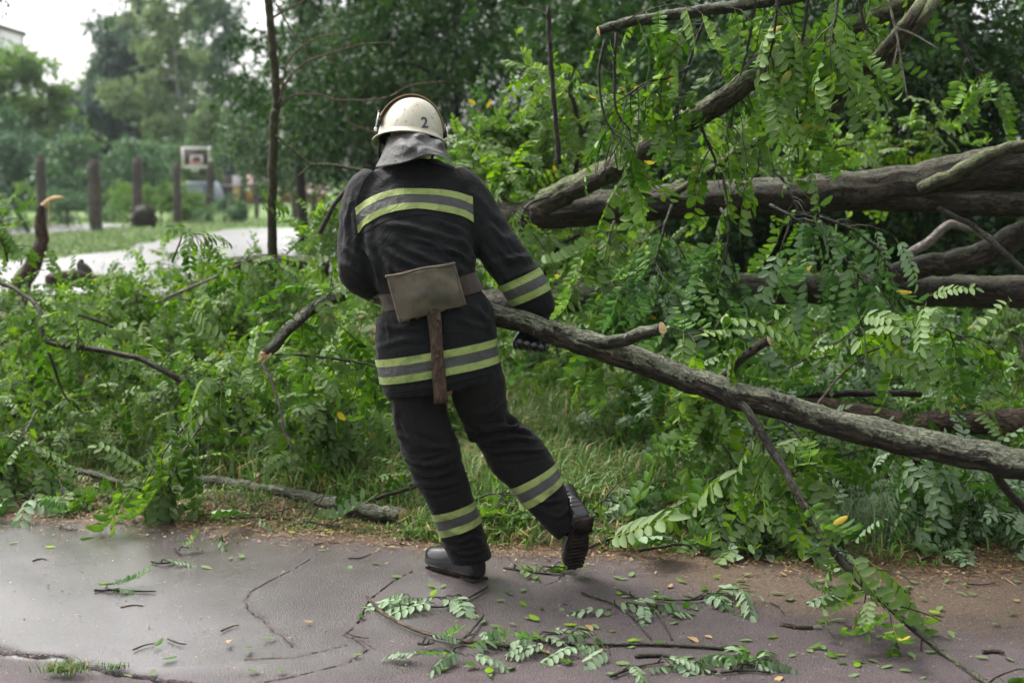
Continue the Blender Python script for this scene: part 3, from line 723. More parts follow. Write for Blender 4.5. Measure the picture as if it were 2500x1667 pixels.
far_tree(265, 100, 95, 430, 240, 2300, 'dark blue-green tree left of the birch', 'leaf_far_dark', 32, scale=1.1)
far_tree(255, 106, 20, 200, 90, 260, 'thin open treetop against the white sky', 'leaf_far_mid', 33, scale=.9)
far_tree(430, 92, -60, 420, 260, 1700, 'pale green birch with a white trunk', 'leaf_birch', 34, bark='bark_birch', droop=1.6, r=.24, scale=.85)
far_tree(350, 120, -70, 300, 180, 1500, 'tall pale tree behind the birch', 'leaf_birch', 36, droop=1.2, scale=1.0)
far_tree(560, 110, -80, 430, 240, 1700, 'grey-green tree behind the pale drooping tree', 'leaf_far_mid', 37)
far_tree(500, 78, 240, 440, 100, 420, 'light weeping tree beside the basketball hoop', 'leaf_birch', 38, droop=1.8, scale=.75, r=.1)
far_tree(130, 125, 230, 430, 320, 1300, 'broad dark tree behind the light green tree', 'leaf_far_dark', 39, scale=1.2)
GR_H = 'bushes along the sports ground'
for i, (px, d, h, w, mat, lab) in enumerate([
        (-20, 74, 5.2, 6.5, 'leaf_far_mid', 'grey-green bush at the left edge behind the climbing ladder'), (110, 78, 4.6, 6, 'leaf_far_mid', 'grey-green bush behind the leftmost post'),
        (215, 72, 4.4, 5.5, 'leaf_far_mid', 'grey-green bush behind the second post'), (330, 80, 4.2, 6, 'leaf_far_mid', 'grey-green bush behind the third post'),
        (440, 95, 4.4, 7, 'leaf_far_mid', 'grey-green bush under the birch'), (560, 100, 4.5, 7, 'leaf_far_dark', 'dark bush right of the basketball hoop'),
        (690, 105, 4.5, 7, 'leaf_far_mid', 'distant bush behind the bare sapling')]):
    shrub(px, d, h, w, 620, lab, mat, 50 + i, lib=SPRAY_F, name='far_bush', group=GR_H, scale=.8)
GR_L = 'low bushes between the posts'
for i, (px, d, h, w, n, mat, lab) in enumerate([
        (290, 52, 1.5, 1.8, 420, 'leaf_far_light', 'low light green bush left of the root plate'), (392, 52, 1.5, 1.9, 420, 'leaf_far_light', 'low light green bush right of the root plate'),
        (450, 52, 1.2, 1.6, 360, 'leaf_far_light', 'low green bush in front of the pale blue car'), (160, 46, 1.5, 2.2, 420, 'leaf_far_mid', 'low green bush between the first two posts'),
        (545, 50, 1.0, 1.3, 260, 'leaf_far_mid', 'low green bush right of the hoop post'), (20, 42, 1.3, 1.6, 300, 'leaf_far_light', 'low green bush behind the climbing ladder')]):
    shrub(px, d, h, w, n, lab, mat, 70 + i, lib=SPRAY, name='low_bush', group=GR_L, scale=.75)
# leaning leafy boughs that reach into the top left corner from a tree beside the frame
def overhang(px_list, d, n, label, seed, mat='leaf_shrub'):
    rng = np.random.default_rng(seed); ctrl = np.array([P(a, b_, d) for a, b_ in px_list]); path = spline(ctrl, 20)
    root = thing('overhanging_bough', label, 'bough', path[0], 'boughs overhanging the top left corner')
    obj('stem', stem_mesh('stem', path, .03, .006, path[0], 6, .05, seed), M['bark_dark'], root)
    k = rng.integers(4, 20, n); pos = path[k] + rng.normal(0, .16, (n, 3)); a = rng.uniform(0, 6.28, n)
    A = axes(np.stack([np.cos(a), np.sin(a), -rng.uniform(.2, 1.5, n)], 1), np.array([0, 0, 1.0]) + rng.normal(0, .4, (n, 3)))
    f = obj('foliage', merge_leaves('foliage', A * .75, pos - path[0], 2, rng, None, SPRAY), M[mat], root); f['kind'] = 'stuff'
overhang([(-900, -700), (-500, -260), (-150, -90), (40, -10)], 17, 36, 'leafy bough tip in the extreme top left corner', 81)
overhang([(400, -900), (330, -400), (310, -160), (290, 10)], 30, 90, 'dark bough hanging into the sky gap left of the birch', 82)

M['plaster'] = simple('pale_plaster', (.62, .62, .64), .8, .06, .3); M['glass_far'] = simple('far_window_glass', (.22, .25, .28), .2, .1)
M['concrete'] = simple('weathered_concrete', (.075, .062, .055), .9, .45, 5.0, .5, 40.0)
def building():
    d = 165.0; x1 = px_x(72, d + 12); x0 = x1 - 26; ztop = px_z(62, d)
    r = thing('apartment_block', 'white flat-roofed apartment block against the sky', 'building', ((x0 + x1) / 2, d + 6, -.05)); c = np.array([(x0 + x1) / 2, d + 6, -.05])
    obj('wall', Geo().box(c + [0, 0, ztop / 2], x1 - x0, 12, ztop).mesh('wall', c), M['plaster'], r)
    obj('roof_parapet', Geo().box(c + [0, 0, ztop + .25], x1 - x0 + .5, 12.5, .5).mesh('roof_parapet', c), M['concrete'], r)
    w = Geo().box((0, 0, 0), 1.5, .12, 1.6).mesh('window'); f = Geo().box((0, -.03, 0), 1.7, .10, .12).mesh('window_sill')
    for k in range(6):
        for q in range(7):
            wx = x1 - 1.9 - q * 3.5; z = ztop - 2.2 - k * 3.0
            o = obj('window', w, M['glass_far'], r, (wx - c[0], -6.05, z - c[2])); obj('window_sill', f, M['plaster'], o, (0, -.06, -.86))
building()
# ------------------------------------------------------------------ posts, hoop, car, huts, ladder
GR_P = 'old concrete fence posts round the sports ground'
def post(px, ytop, ybase, wpx, label, tilt=0.0):
    d = G(px, ybase, -.05)[1]; b = G(px, ybase, -.05); h = P(px, ytop, d)[2] - b[2]; w = wpx * d / FPX
    rng = np.random.default_rng(int(px)); t = np.linspace(0, 1, 9)
    r = thing('fence_post', label, 'post', b, GR_P)
    V = []; 
    for u in t:
        s = w / 2 * (1 - .08 * u) * (1 + rng.normal(0, .02)); o_ = np.array([tilt * u * h, 0, u * h])
        k = .22 * s
        V += [o_ + [sx, sy, 0] for sx, sy in ((-s, -s + k), (-s + k, -s), (s - k, -s), (s, -s + k), (s, s - k), (s - k, s), (-s + k, s), (-s, s - k))]
    i = np.arange(8)[:, None] * 8; j = np.arange(8)[None]; F = np.stack([i + j, i + (j + 1) % 8, i + (j + 1) % 8 + 8, i + j + 8], 2).reshape(-1, 4)
    obj('shaft', mesh_np('shaft', V, [F, np.array([np.arange(8) + 64])]), M['concrete'], r)
    cap = Geo().box((tilt * h, 0, h + .02), w * .7, w * .7, .05).mesh('cap'); obj('cap', cap, M['concrete'], r)
post(104, 384, 566, 20, 'leftmost concrete post, behind the splintered snag', .01)
post(238, 390, 566, 23, 'thick concrete post standing at the edge of the water', -.01)
post(224, 447, 556, 9, 'thin post half hidden behind the thick one')
post(336, 388, 552, 21, 'concrete post behind the root plate', .03)
post(433, 400, 545, 17, 'concrete post left of the basketball hoop', .02)
post(512, 398, 541, 18, 'concrete post in front of the basketball backboard', .04)
post(594, 428, 538, 15, 'slim concrete post left of the bare sapling', .03)
post(627, 440, 534, 10, 'slim distant post close to the bare sapling')
post(720, 452, 533, 15, 'dark post to the right of the bare sapling')
post(766, 470, 533, 13, 'dark post nearest the left sleeve of the firefighter')
M['board'] = simple('dark_board', (.055, .035, .035), .6); M['white_paint'] = simple('white_paint', (.62, .60, .60), .6, .12); M['red_paint'] = simple('red_paint', (.35, .06, .05), .5)
def hoop():
    d = 62.0; c = P(480, 385, d); s = d / FPX; g0 = np.array([c[0] + .3, d + 1.3, -.05])
    r = thing('basketball_hoop', 'basketball backboard with white borders and red hoop', 'basketball hoop', g0)
    W, H = 72 * s, 52 * s
    obj('backboard', Geo().box(c - g0, W, .06, H).mesh('backboard'), M['board'], r)
    g = Geo(); bw = 7 * s
    for sg in (-1, 1):
        g.box(c - g0 + [sg * (W / 2 - bw / 2), -.04, 0], bw, .03, H); g.box(c - g0 + [0, -.041, sg * (H / 2 - bw / 2)], W - 2 * bw - .002, .03, bw)
    obj('border', g.mesh('border'), M['white_paint'], r)
    g = Geo(); sw, sh, zc = 30 * s, 25 * s, -7 * s; b2 = 5 * s
    for sg in (-1, 1):
        g.box(c - g0 + [sg * (sw / 2 - b2 / 2), -.04, zc], b2, .03, sh)
    g.box(c - g0 + [0, -.04, zc + sh / 2 - b2 / 2], sw - 2 * b2 - .002, .03, b2)
    obj('target_square', g.mesh('target_square'), M['white_paint'], r)
    th = np.linspace(0, 2 * math.pi, 25); rim = np.stack([.225 * np.cos(th), -.38 + .225 * np.sin(th), np.full(25, zc - 4 * s)], 1) + c - g0
    V, F, _ = tube(rim, .035, 6, caps=False); g = Geo().add(V, F).box(c - g0 + [0, -.10, zc - 4 * s], .2, .16, .16); obj('rim', g.mesh('rim'), M['red_paint'], r)
    g = Geo()
    for a in np.linspace(0, 2 * math.pi, 12, endpoint=False):
        for tw in (-.5, .5):
            q = np.array([[.225 * math.cos(a), -.38 + .225 * math.sin(a), 0], [.17 * math.cos(a + tw * .5), -.38 + .17 * math.sin(a + tw * .5), -.22], [.13 * math.cos(a + tw), -.38 + .13 * math.sin(a + tw), -.42]]) + c - g0 + [0, 0, zc - 4 * s]
            V, F, _ = tube(q, .012, 3, caps=False); g.add(V, F)
    obj('net', g.mesh('net'), M['white_paint'], r)
    V, F, _ = tube(spline(np.array([[0, 0, 0], [0, 0, c[2] - .4], [-.15, -.5, c[2] + .2], [-.3, -1.25, c[2] + .1]]), 14), .07, 8); obj('pole', Geo().add(V, F).mesh('pole', smooth=True), M['concrete'], r)
hoop()
M['car_paint'] = simple('pale_blue_paint', (.09, .115, .16), .45, .05, spec=.4); M['tyre'] = simple('tyre_rubber', (.02, .02, .02), .8); M['lamp_red'] = simple('tail_lamp', (.4, .04, .04), .3)
def car():
    d = 68.0; c = P(470, 505, d); c[2] = -.05
    r = thing('parked_car', 'pale blue car parked behind the low bushes', 'car', c)
    prof = [(-.80, .22), (-.84, .55), (-.80, .86), (-.62, 1.36), (-.5, 1.44), (.5, 1.44), (.62, 1.36), (.80, .86), (.84, .55), (.80, .22)]
    g = Geo(); V = []
    for y, sc, zs in ((0, .92, .94), (.12, 1, 1), (3.4, 1, 1), (3.9, .9, .7)): V += [[x * sc, y, .22 + (z - .22) * zs] for x, z in prof]
    k = np.arange(3)[:, None] * 10; j = np.arange(10)[None]; F = np.stack([k + j, k + (j + 1) % 10, k + (j + 1) % 10 + 10, k + j + 10], 2).reshape(-1, 4)
    g.add(V, [F, np.array([np.arange(10)[::-1], np.arange(10) + 30])]); obj('body', g.mesh('body', smooth=False), M['car_paint'], r)
    obj('rear_window', Geo().add([[-.56, -.01, .92], [.56, -.01, .92], [.46, -.012, 1.30], [-.46, -.012, 1.30]], [[[0, 1, 2, 3]]]).mesh('rear_window'), M['glass_far'], r)
    for sx in (-1, 1):
        obj('tail_light', Geo().box((sx * .68, -.01, .68), .16, .05, .22).mesh('tail_light'), M['lamp_red'], r)
        for yy in (.65, 3.1):
            V, F, _ = tube(np.array([[sx * .62, yy, .3], [sx * .80, yy, .3]]), .3, 16); obj('wheel', Geo().add(V, F).mesh('wheel'), M['tyre'], r)
    obj('bumper', Geo().box((0, -.03, .34), 1.5, .12, .16).mesh('bumper'), M['tyre'], r)
car()
def hut(px0, px1, ytop, ybase, d, color, roofc, label, door=True):
    a = P(px0, ybase, d); e = P(px1, ytop, d); w = e[0] - a[0]; h = e[2] + .05; c = np.array([(a[0] + e[0]) / 2, d + 1.2, -.05])
    r = thing('hut', label, 'hut', c); mw = simple('hut_wall', color, .8, .12, 1.0); mr = simple('hut_roof', roofc, .8)
    obj('wall', Geo().box((0, 0, h / 2), w, 2.4, h).mesh('wall'), mw, r)
    g = Geo().add([[-w / 2 - .2, -1.4, h - .05], [w / 2 + .2, -1.4, h - .05], [w / 2 + .2, 1.4, h - .05], [-w / 2 - .2, 1.4, h - .05], [-w / 2 - .2, 0, h + .6], [w / 2 + .2, 0, h + .6]], [[[0, 1, 5, 4], [2, 3, 4, 5]], [[0, 4, 3], [1, 2, 5]]]); obj('roof', g.mesh('roof'), mr, r)
    if door: obj('door', Geo().box((w * .18, -1.22, .9), .8, .06, 1.8).mesh('door'), M['board'], r)
hut(524, 566, 452, 505, 88, (.55, .38, .16), (.4, .38, .36), 'small ochre hut with a pale roof right of the hoop')
hut(600, 648, 448, 505, 92, (.62, .36, .10), (.35, .25, .2), 'orange hut behind the bare sapling')
hut(685, 785, 470, 512, 96, (.50, .20, .12), (.3, .2, .18), 'low brick-red shed beyond the wood edge', False)
hut(380, 428, 462, 500, 98, (.42, .40, .42), (.3, .3, .3), 'grey low shed behind the bushes', False)
M['steel'] = simple('galvanised_steel', (.34, .35, .36), .45, .1); M['green_paint'] = simple('dark_green_paint', (.02, .05, .035), .5)
def ladder():
    b = G(72, 570, -.05); d = b[1]; r = thing('climbing_ladder', 'slanted playground ladder with dark rails and steel rungs', 'ladder', b)
    p1, p0 = P(72, 570, d), P(-28, 380, d); q1, q0 = P(18, 572, d), P(-80, 382, d)
    for a, c in ((p1, p0), (q1, q0)):
        V, F, _ = tube(np.array([a, c]), .05, 6); obj('rail', Geo().add(V, F).mesh('rail', b), M['green_paint'], r)
    for t in (.06, .2, .35, .5, .65, .8):
        V, F, _ = tube(np.array([p1 + (p0 - p1) * t, q1 + (q0 - q1) * t - [.3, 0, 0]]), .035, 6); obj('rung', Geo().add(V, F).mesh('rung', b), M['steel'], r)
ladder()
def root_plate():
    b = G(350, 556, -.05); r = thing('root_plate', 'dark round root plate of a toppled tree among the bushes', 'root plate', b); rng = np.random.default_rng(4); d = b[1]; rad = 30 * d / FPX
    g = Geo(); V, F, bc = tube(np.array([[0, -.1, rad * .7], [0, .05, rad * .75], [0, .25, rad * .8]]), [rad * .55, rad, rad * .7], 18, .18, 3); g.add(V, F, bco=bc); obj('soil_disc', g.mesh('soil_disc', smooth=True), M['bark_dark'], r)
    for k in range(9):
        a = rng.uniform(0, 6.28); q = np.array([[math.cos(a) * rad * .6, 0, rad * .75 + math.sin(a) * rad * .6], [math.cos(a) * rad * 1.1, -.05, rad * .75 + math.sin(a) * rad * 1.0], [math.cos(a + .3) * rad * 1.3, -.15, max(.02, rad * .75 + math.sin(a + .3) * rad * 1.2)]])
        V, F, bc = tube(spline(q, 6), np.linspace(.05, .015, 6), 5); obj('root', Geo().add(V, F, bco=bc).mesh('root', smooth=True), M['bark_dark'], r)
root_plate()
# ------------------------------------------------------------------ the fallen locust and the boughs around it
tr = thing('fallen_tree', 'big fallen locust tree with a thick furrowed trunk across the right half', 'fallen tree', P(2700, 470, 6.6))
def limb(pn, pts, r, bark='bark', seed=0, sides=44, rough=.16, **k): return bough(None, None, None, pts, r, bark, parent=tr, part_name=pn, seed=seed, sides=sides, rough=rough, freq=2.4, **k)
limb('trunk', [(2850, 345, 6.5), (2600, 392, 6.65), (2420, 415, 6.75), (2250, 450, 6.85), (2000, 474, 7.0), (1700, 488, 7.2), (1400, 515, 7.4), (1180, 538, 7.6)], (.104, .072), seed=1, samples=90, rough=.12, stem_power=1.6)
limb('lower_fork', [(2800, 492, 6.55), (2600, 498, 6.6), (2400, 496, 6.7), (2220, 486, 6.84), (2100, 478, 6.95)], (.05, .058), seed=2, rough=.12)
limb('side_limb', [(2700, 330, 6.45), (2520, 352, 6.52), (2420, 378, 6.60), (2330, 425, 6.66), (2250, 460, 6.76)], (.026, .032), 'bark_moss', seed=3, sides=12)
limb('upper_limb', [(1330, 490, 7.3), (1420, 452, 7.1), (1540, 385, 6.8), (1640, 322, 6.5), (1740, 262, 6.25), (1820, 208, 6.1), (1950, 130, 6.2), (2100, 55, 6.3), (2330, -30, 6.4)], (.060, .032), 'bark_moss', seed=4)
limb('limb', [(2150, 36, 6.65), (2300, 0, 6.6), (2500, -60, 6.5)], (.03, .034), 'bark_dark', seed=41, sides=12)
GR_POLE = 'twin poles leaning over the trunk'
bough('leaning_pole', 'upper of two thin mossy poles that lean side by side over the trunk', 'branch', [(1640, 480, 7.15), (1800, 372, 6.7), (1960, 290, 6.4), (2030, 245, 6.2), (2150, 130, 6.05), (2240, 20, 6.0), (2300, -60, 6.45)], (.018, .026), 'bark_moss', GR_POLE, seed=5)
bough('leaning_pole', 'lower of two thin mossy poles that lean side by side over the trunk', 'branch', [(2025, 278, 6.2), (2090, 226, 6.15), (2180, 132, 6.06), (2270, 20, 6.0), (2330, -60, 6.45)], (.020, .026), 'bark_moss', GR_POLE, seed=6)
tr2 = bough('fallen_locust', 'second fallen trunk low behind the hanging sprays', 'fallen trunk', [(2800, 700, 6.9), (2500, 712, 6.95), (2200, 706, 7.0), (1900, 705, 7.05), (1600, 712, 7.15), (1350, 730, 7.3), (1180, 742, 7.5)], (.076, .066), seed=7, sides=22, samples=80, rough=.14)
bough('fallen_limb', 'stout fallen limb rising out of the frame above the second trunk', 'limb', [(2120, 700, 6.9), (2230, 655, 6.85), (2330, 640, 6.8), (2430, 605, 6.75), (2520, 560, 6.7), (2700, 490, 6.6)], (.050, .062), seed=8, sides=20, rough=.14)
bough('bent_branch', 'grey elbow-shaped branch above the stout limb', 'branch', [(2215, 625, 7.6), (2270, 590, 7.6), (2310, 553, 7.6), (2345, 550, 7.6), (2395, 572, 7.6), (2425, 600, 7.6)], (.024, .022), 'bark_pale', seed=9, sides=12)
bough('thin_branch', 'thin dark branch slanting down from the trunk to the right edge', 'branch', [(2290, 508, 6.7), (2380, 555, 6.6), (2450, 615, 6.5), (2560, 720, 6.4), (2640, 800, 6.3)], (.013, .012), 'bark_dark', seed=10)
bough('fallen_log', 'brown fallen log at the right edge under the dragged branch', 'log', [(2750, 1020, 6.4), (2500, 1028, 6.5), (2350, 1032, 6.55), (2200, 1028, 6.65), (2050, 1000, 6.8), (1960, 985, 6.9)], (.066, .036), 'bark_brown', seed=11, sides=18, rough=.14)
bough('straight_pole', 'straight thin pole lying just above the brown log', 'branch', [(1930, 962, 6.95), (2080, 960, 6.85), (2250, 962, 6.8)], (.020, .016), 'bark_dark', seed=12)
bough('stub_branch', 'short upright stub with a pale cut end behind the dragged branch', 'branch', [(1760, 925, 5.75), (1800, 885, 5.7), (1845, 850, 5.66), (1875, 832, 5.64)], (.016, .0185), 'bark', seed=13, cut=[1])
bough('dead_branch', 'dead upright dark stem behind the firefighter', 'branch', [(1364, 402, 6.6), (1357, 300, 6.6), (1347, 180, 6.6), (1341, 90, 6.6), (1338, 15, 6.6)], (.011, .010), 'bark_dark', seed=14, rough=.3, n_tw=0)
bough('dead_twig', 'short pale twig hooked off the top of the dead stem', 'twig', [(1338, 40, 6.6), (1318, 28, 6.58), (1290, 20, 6.57), (1260, 22, 6.56)], (.005, .003), 'bark_pale', seed=15, sides=6)
SPR = dict(flip=.3, leaf_droop=1.25, droop=1.0, up=-.1, size=1.12)
# limb with a cut stub that hangs in from the top, and its curtain of leaves
bough('cut_limb', 'lichened limb with an orange cut stub at the top, leaves hanging from it', 'branch', [(1463, 76, 6.0), (1540, 55, 6.05), (1640, 36, 6.1), (1760, 22, 6.15), (1950, -10, 6.25), (2150, -60, 6.4)], (.019, .028), 'bark_lichen', seed=16, cut=[0], n_tw=15, tw_len=(.15, .45), leaves=4, leaf_objs=110, t0=.0, **SPR)
def hanger(pts, label, seed, n_tw=9, leaves=5, r=(.008, .003), tw=(.15, .35), objs=60, bark='bark_dark', mat='leaf', **kw):
    k = dict(SPR); k.update(kw)
    return bough('hanging_spray', label, 'leafy branch', pts, r, bark, 'sprays hanging from the fallen locust', n_tw=n_tw, tw_len=tw, leaves=leaves, seed=seed, leaf_objs=objs, sides=6, rough=.05, leafmat=mat, **k)
hanger([(1755, -30, 6.2), (1700, 100, 6.2), (1660, 230, 6.2), (1640, 330, 6.2)], 'hanging spray below the middle of the cut limb', 101)
hanger([(1850, -30, 6.15), (1830, 90, 6.15), (1800, 220, 6.15), (1770, 380, 6.15)], 'long hanging spray crossing the mossy limb', 102, n_tw=9)
hanger([(1980, -40, 6.2), (1960, 90, 6.2), (1945, 210, 6.2), (1950, 330, 6.2)], 'long hanging spray beside the twin poles', 103, n_tw=9)
hanger([(1900, 120, 6.25), (1880, 250, 6.25), (1860, 330, 6.25), (1850, 420, 6.25)], 'hanging spray whose tips touch the trunk', 104, n_tw=6)
hanger([(1700, 250, 6.3), (1720, 330, 6.3), (1760, 420, 6.3), (1780, 500, 6.3)], 'spray hanging over the middle of the trunk', 105, n_tw=6)
hanger([(1478, 95, 6.0), (1462, 180, 6.0), (1475, 280, 6.0), (1500, 330, 6.0)], 'thorny stem hanging from the stub with leaves at its tip', 106, n_tw=6, t0=.72, objs=60, tw=(.12, .3))
hanger([(1505, 80, 6.05), (1500, 170, 6.05), (1505, 270, 6.05), (1540, 320, 6.05)], 'second thorny stem beside the stub with drooping leaves', 107, n_tw=6, t0=.66, objs=50, tw=(.12, .3))
hanger([(1690, 160, 6.2), (1640, 190, 6.15), (1580, 200, 6.1), (1520, 240, 6.1)], 'spray arching left from the hanging curtain', 108, n_tw=12, t0=.2, objs=50)
hanger([(2090, -40, 6.1), (2110, 60, 6.1), (2140, 90, 6.1)], 'small spray hanging at the top of the twin poles', 109, n_tw=7, objs=40, tw=(.1, .25))
hanger([(2330, 60, 7.4), (2360, 130, 7.4), (2390, 180, 7.4), (2420, 240, 7.4)], 'thin bright spray in front of the shrubs at top right', 110, n_tw=7, objs=20, tw=(.12, .3), leaves=5)
hanger([(2050, -60, 5.9), (2040, 40, 5.85), (2030, 120, 5.85)], 'spray hanging in front of the mossy limb near the top', 118, n_tw=9, leaves=5, objs=60, tw=(.12, .3))
hanger([(1900, -60, 5.9), (1895, 40, 5.9), (1880, 130, 5.9), (1860, 200, 5.9)], 'spray hanging in front of the mossy limb, left of the other', 119, n_tw=10, leaves=5, objs=60, tw=(.12, .3))
for i, (pts, lab, nt) in enumerate([
        ([(2165, -20, 5.9), (2185, 70, 5.9), (2192, 105, 5.9), (2180, 170, 5.9)], 'bare grey twig hanging across the twin poles', 0),
        ([(2190, 70, 5.9), (2230, 85, 5.9), (2290, 120, 5.9)], 'bare twig pointing right from the twin poles', 0),
        ([(2192, 105, 5.9), (2200, 150, 5.9), (2215, 245, 5.9)], 'bare twig ending in a drop below the twin poles', 0)]):
    bough('bare_twig', lab, 'twig', pts, (.0055, .003), 'bark_pale', 'bare twigs at the twin poles', seed=130 + i, sides=6)
# pale mass of leaves drooping below the trunk
hanger([(1640, 500, 6.5), (1620, 560, 6.4), (1600, 640, 6.35), (1590, 700, 6.3)], 'silvery spray drooping from the trunk, left part', 111, n_tw=18, leaves=7, tw=(.2, .42), objs=90, flip=.8, mat='leaf_cool')
hanger([(1760, 510, 6.5), (1780, 560, 6.4), (1770, 640, 6.35), (1760, 720, 6.3)], 'silvery spray drooping from the middle of the trunk', 112, n_tw=19, leaves=7, tw=(.2, .42), objs=90, flip=.8, mat='leaf_cool')
hanger([(1880, 500, 6.5), (1950, 540, 6.4), (2040, 610, 6.35), (2110, 690, 6.3)], 'spray arching down to the right below the trunk', 113, n_tw=17, leaves=6, tw=(.18, .4), objs=90, flip=.5, mat='leaf_cool')
hanger([(2000, 530, 6.55), (2080, 560, 6.5), (2150, 620, 6.45), (2190, 700, 6.4)], 'outermost spray drooping towards the stout limb', 114, n_tw=14, leaves=7, tw=(.15, .3), objs=50, flip=.4, mat='leaf_cool')
hanger([(1500, 540, 6.7), (1480, 600, 6.6), (1470, 680, 6.5), (1480, 740, 6.5)], 'green spray hanging behind the right cuff', 115, n_tw=12, leaves=6, tw=(.18, .4), objs=60, flip=.3)
hanger([(1900, 420, 6.6), (1930, 470, 6.55), (1950, 520, 6.5)], 'few leaves lying over the trunk', 116, n_tw=6, leaves=6, tw=(.1, .25), objs=40, flip=.5)
hanger([(1340, 480, 7.1), (1290, 500, 7.0), (1270, 540, 6.95), (1290, 600, 6.9)], 'spray hanging over the thin end of the trunk', 117, n_tw=7, leaves=5, tw=(.15, .35), objs=50, flip=.3)
# fallen crown behind the man's right shoulder: bright, rising to two metres
GR_C = 'boughs of the fallen crown behind the firefighter'
for i, (pts, lab, nt) in enumerate([
        ([(1230, 560, 8.6), (1210, 430, 8.5), (1180, 370, 8.4), (1155, 320, 8.4)], 'bright bough rising beside the helmet', 22),
        ([(1290, 520, 8.7), (1280, 420, 8.6), (1260, 380, 8.5), (1235, 330, 8.5)], 'bright bough rising second from the helmet', 22),
        ([(1330, 520, 8.6), (1340, 420, 8.5), (1330, 370, 8.4), (1320, 320, 8.4)], 'bright bough rising around the foot of the dead stem', 22),
        ([(1400, 470, 8.3), (1410, 380, 8.2), (1420, 330, 8.2), (1440, 290, 8.2)], 'bright bough rising right of the dead stem', 22),
        ([(1420, 330, 8.0), (1400, 250, 8.0), (1390, 220, 8.0), (1400, 165, 8.0)], 'feathery bough standing highest behind the thorny stems', 8),
        ([(1180, 640, 8.3), (1170, 540, 8.2), (1150, 450, 8.1), (1120, 400, 8.1)], 'bough behind the right shoulder', 22),
        ([(1300, 600, 7.8), (1260, 540, 7.7), (1230, 480, 7.7), (1210, 440, 7.7)], 'bough tucked under the thin end of the trunk', 20),
        ([(1320, 700, 8.2), (1350, 620, 8.1), (1400, 580, 8.0), (1450, 570, 8.0)], 'bough under the trunk right of the sleeve', 24),
        ([(1550, 720, 8.4), (1580, 640, 8.3), (1600, 580, 8.3)], 'bough behind the silvery spray', 22),
        ([(1650, 480, 8.4), (1700, 430, 8.3), (1760, 390, 8.3), (1850, 380, 8.3)], 'bough above the trunk behind the hanging curtain', 20),
        ([(1880, 470, 8.6), (1940, 420, 8.5), (2010, 370, 8.5), (2090, 350, 8.5)], 'pale bough above the trunk under the twin poles', 20),
        ([(2050, 470, 9.2), (2130, 400, 9.0), (2210, 350, 9.0), (2300, 330, 9.0)], 'soft green bough above the trunk further right', 20)]):
    pale = 'pale' in lab
    bough('crown_bough', lab, 'leafy branch', pts, (.016, .005), 'bark', GR_C, n_tw=nt, tw_len=(.15, .36), leaves=7, seed=150 + i, lod=1, sides=7, rough=.08, leaf_objs=0, up=.3, droop=.4, leaf_droop=.45, flip=.45 if pale else .3, t0=0.0)

# heaps: prototypes copied with their parts
def proto_bough(seed, L=.95, nt=13):
    rng = np.random.default_rng(seed)
    path = spline(np.array([[0, 0, 0], [L * .33, rng.normal(0, .06), .10], [L * .66, rng.normal(0, .1), .12], [L, rng.normal(0, .14), .02]]), 16)
    tw, pos, A = grow(path, rng, nt, (.16, .42), 7, up=.55, droop=.4, t0=.08, leaf_droop=.35, flip=.24)
    g = Geo()
    for q in tw:
        V, F, b = tube(q, np.linspace(.003, .0014, len(q)), 3, caps=False, seed=seed); g.add(V, F, bco=b)
    return (stem_mesh('stem', path, .010, .003, (0, 0, 0), 6, .08, seed), g.mesh('twig_spray', smooth=True), merge_leaves('foliage', A, pos, 0, rng), merge_leaves('foliage', A, pos, 1, rng))
PROTO = [proto_bough(200 + i) for i in range(9)]
for s_, t_, f_, f1_ in PROTO: s_.materials.append(M['bark']); t_.materials.append(M['bark_dark']); f_.materials.append(M['leaf']); f1_.materials.append(M['leaf'])
PROTO_COOL = []
for s_, t_, f_, f1_ in PROTO:
    c_ = f_.copy(); c_.materials.clear(); c_.materials.append(M['leaf_cool']); c1_ = f1_.copy(); c1_.materials.clear(); c1_.materials.append(M['leaf_cool']); PROTO_COOL.append((s_, t_, c_, c1_))
def heap_bough(p, yaw, pitch, roll, sc, label, group, k, lod=0, cool=False):
    r = thing('heap_bough', label, 'leafy branch', p, group); r.rotation_euler = (roll, pitch, yaw); r.scale = (sc,) * 3
    s, t, f, f1 = (PROTO_COOL if cool else PROTO)[k % len(PROTO)]
    obj('stem', s, None, r); obj('twig_spray', t, None, r); o_ = obj('foliage', f if lod == 0 else f1, None, r); o_['kind'] = 'stuff'
ZONES = [(150, 'at the left edge'), (380, 'by the grassy hollow'), (640, 'left of the snapped branch'), (1000, 'close to the firefighter'), (1600, 'right of the firefighter'), (1950, 'left of the thin hanging branch'), (2250, 'right of the thin hanging branch'), (9999, 'at the right edge')]
def heap(n, region, hfun, label, group, seed, cool=0.0, lay=.55, lod_y=7.5):
    rng = np.random.default_rng(seed); c = 0; tries = 0
    while c < n and tries < n * 60:
        tries += 1
        px, d = rng.uniform(region[0], region[1]), rng.uniform(region[2], region[3]); H = hfun(px, d)
        if H < .05: continue
        x = px_x(px, d); z = H * (lay + (1 - lay) * rng.uniform()) - .2
        heap_bough((x, d, max(.03, z)), rng.uniform(0, 6.28) if d > 7.3 else rng.choice([0, math.pi]) + rng.normal(0, .5), rng.normal(.05, .2), rng.normal(0, .3), rng.uniform(.58, .9), label + ' ' + next(z_ for k_, z_ in ZONES if px < k_), group, int(rng.integers(0, 99)), 0 if d < lod_y else 1, rng.uniform() < cool); c += 1
def ramp2(v, pts): return float(np.interp(v, [p[0] for p in pts], [p[1] for p in pts]))
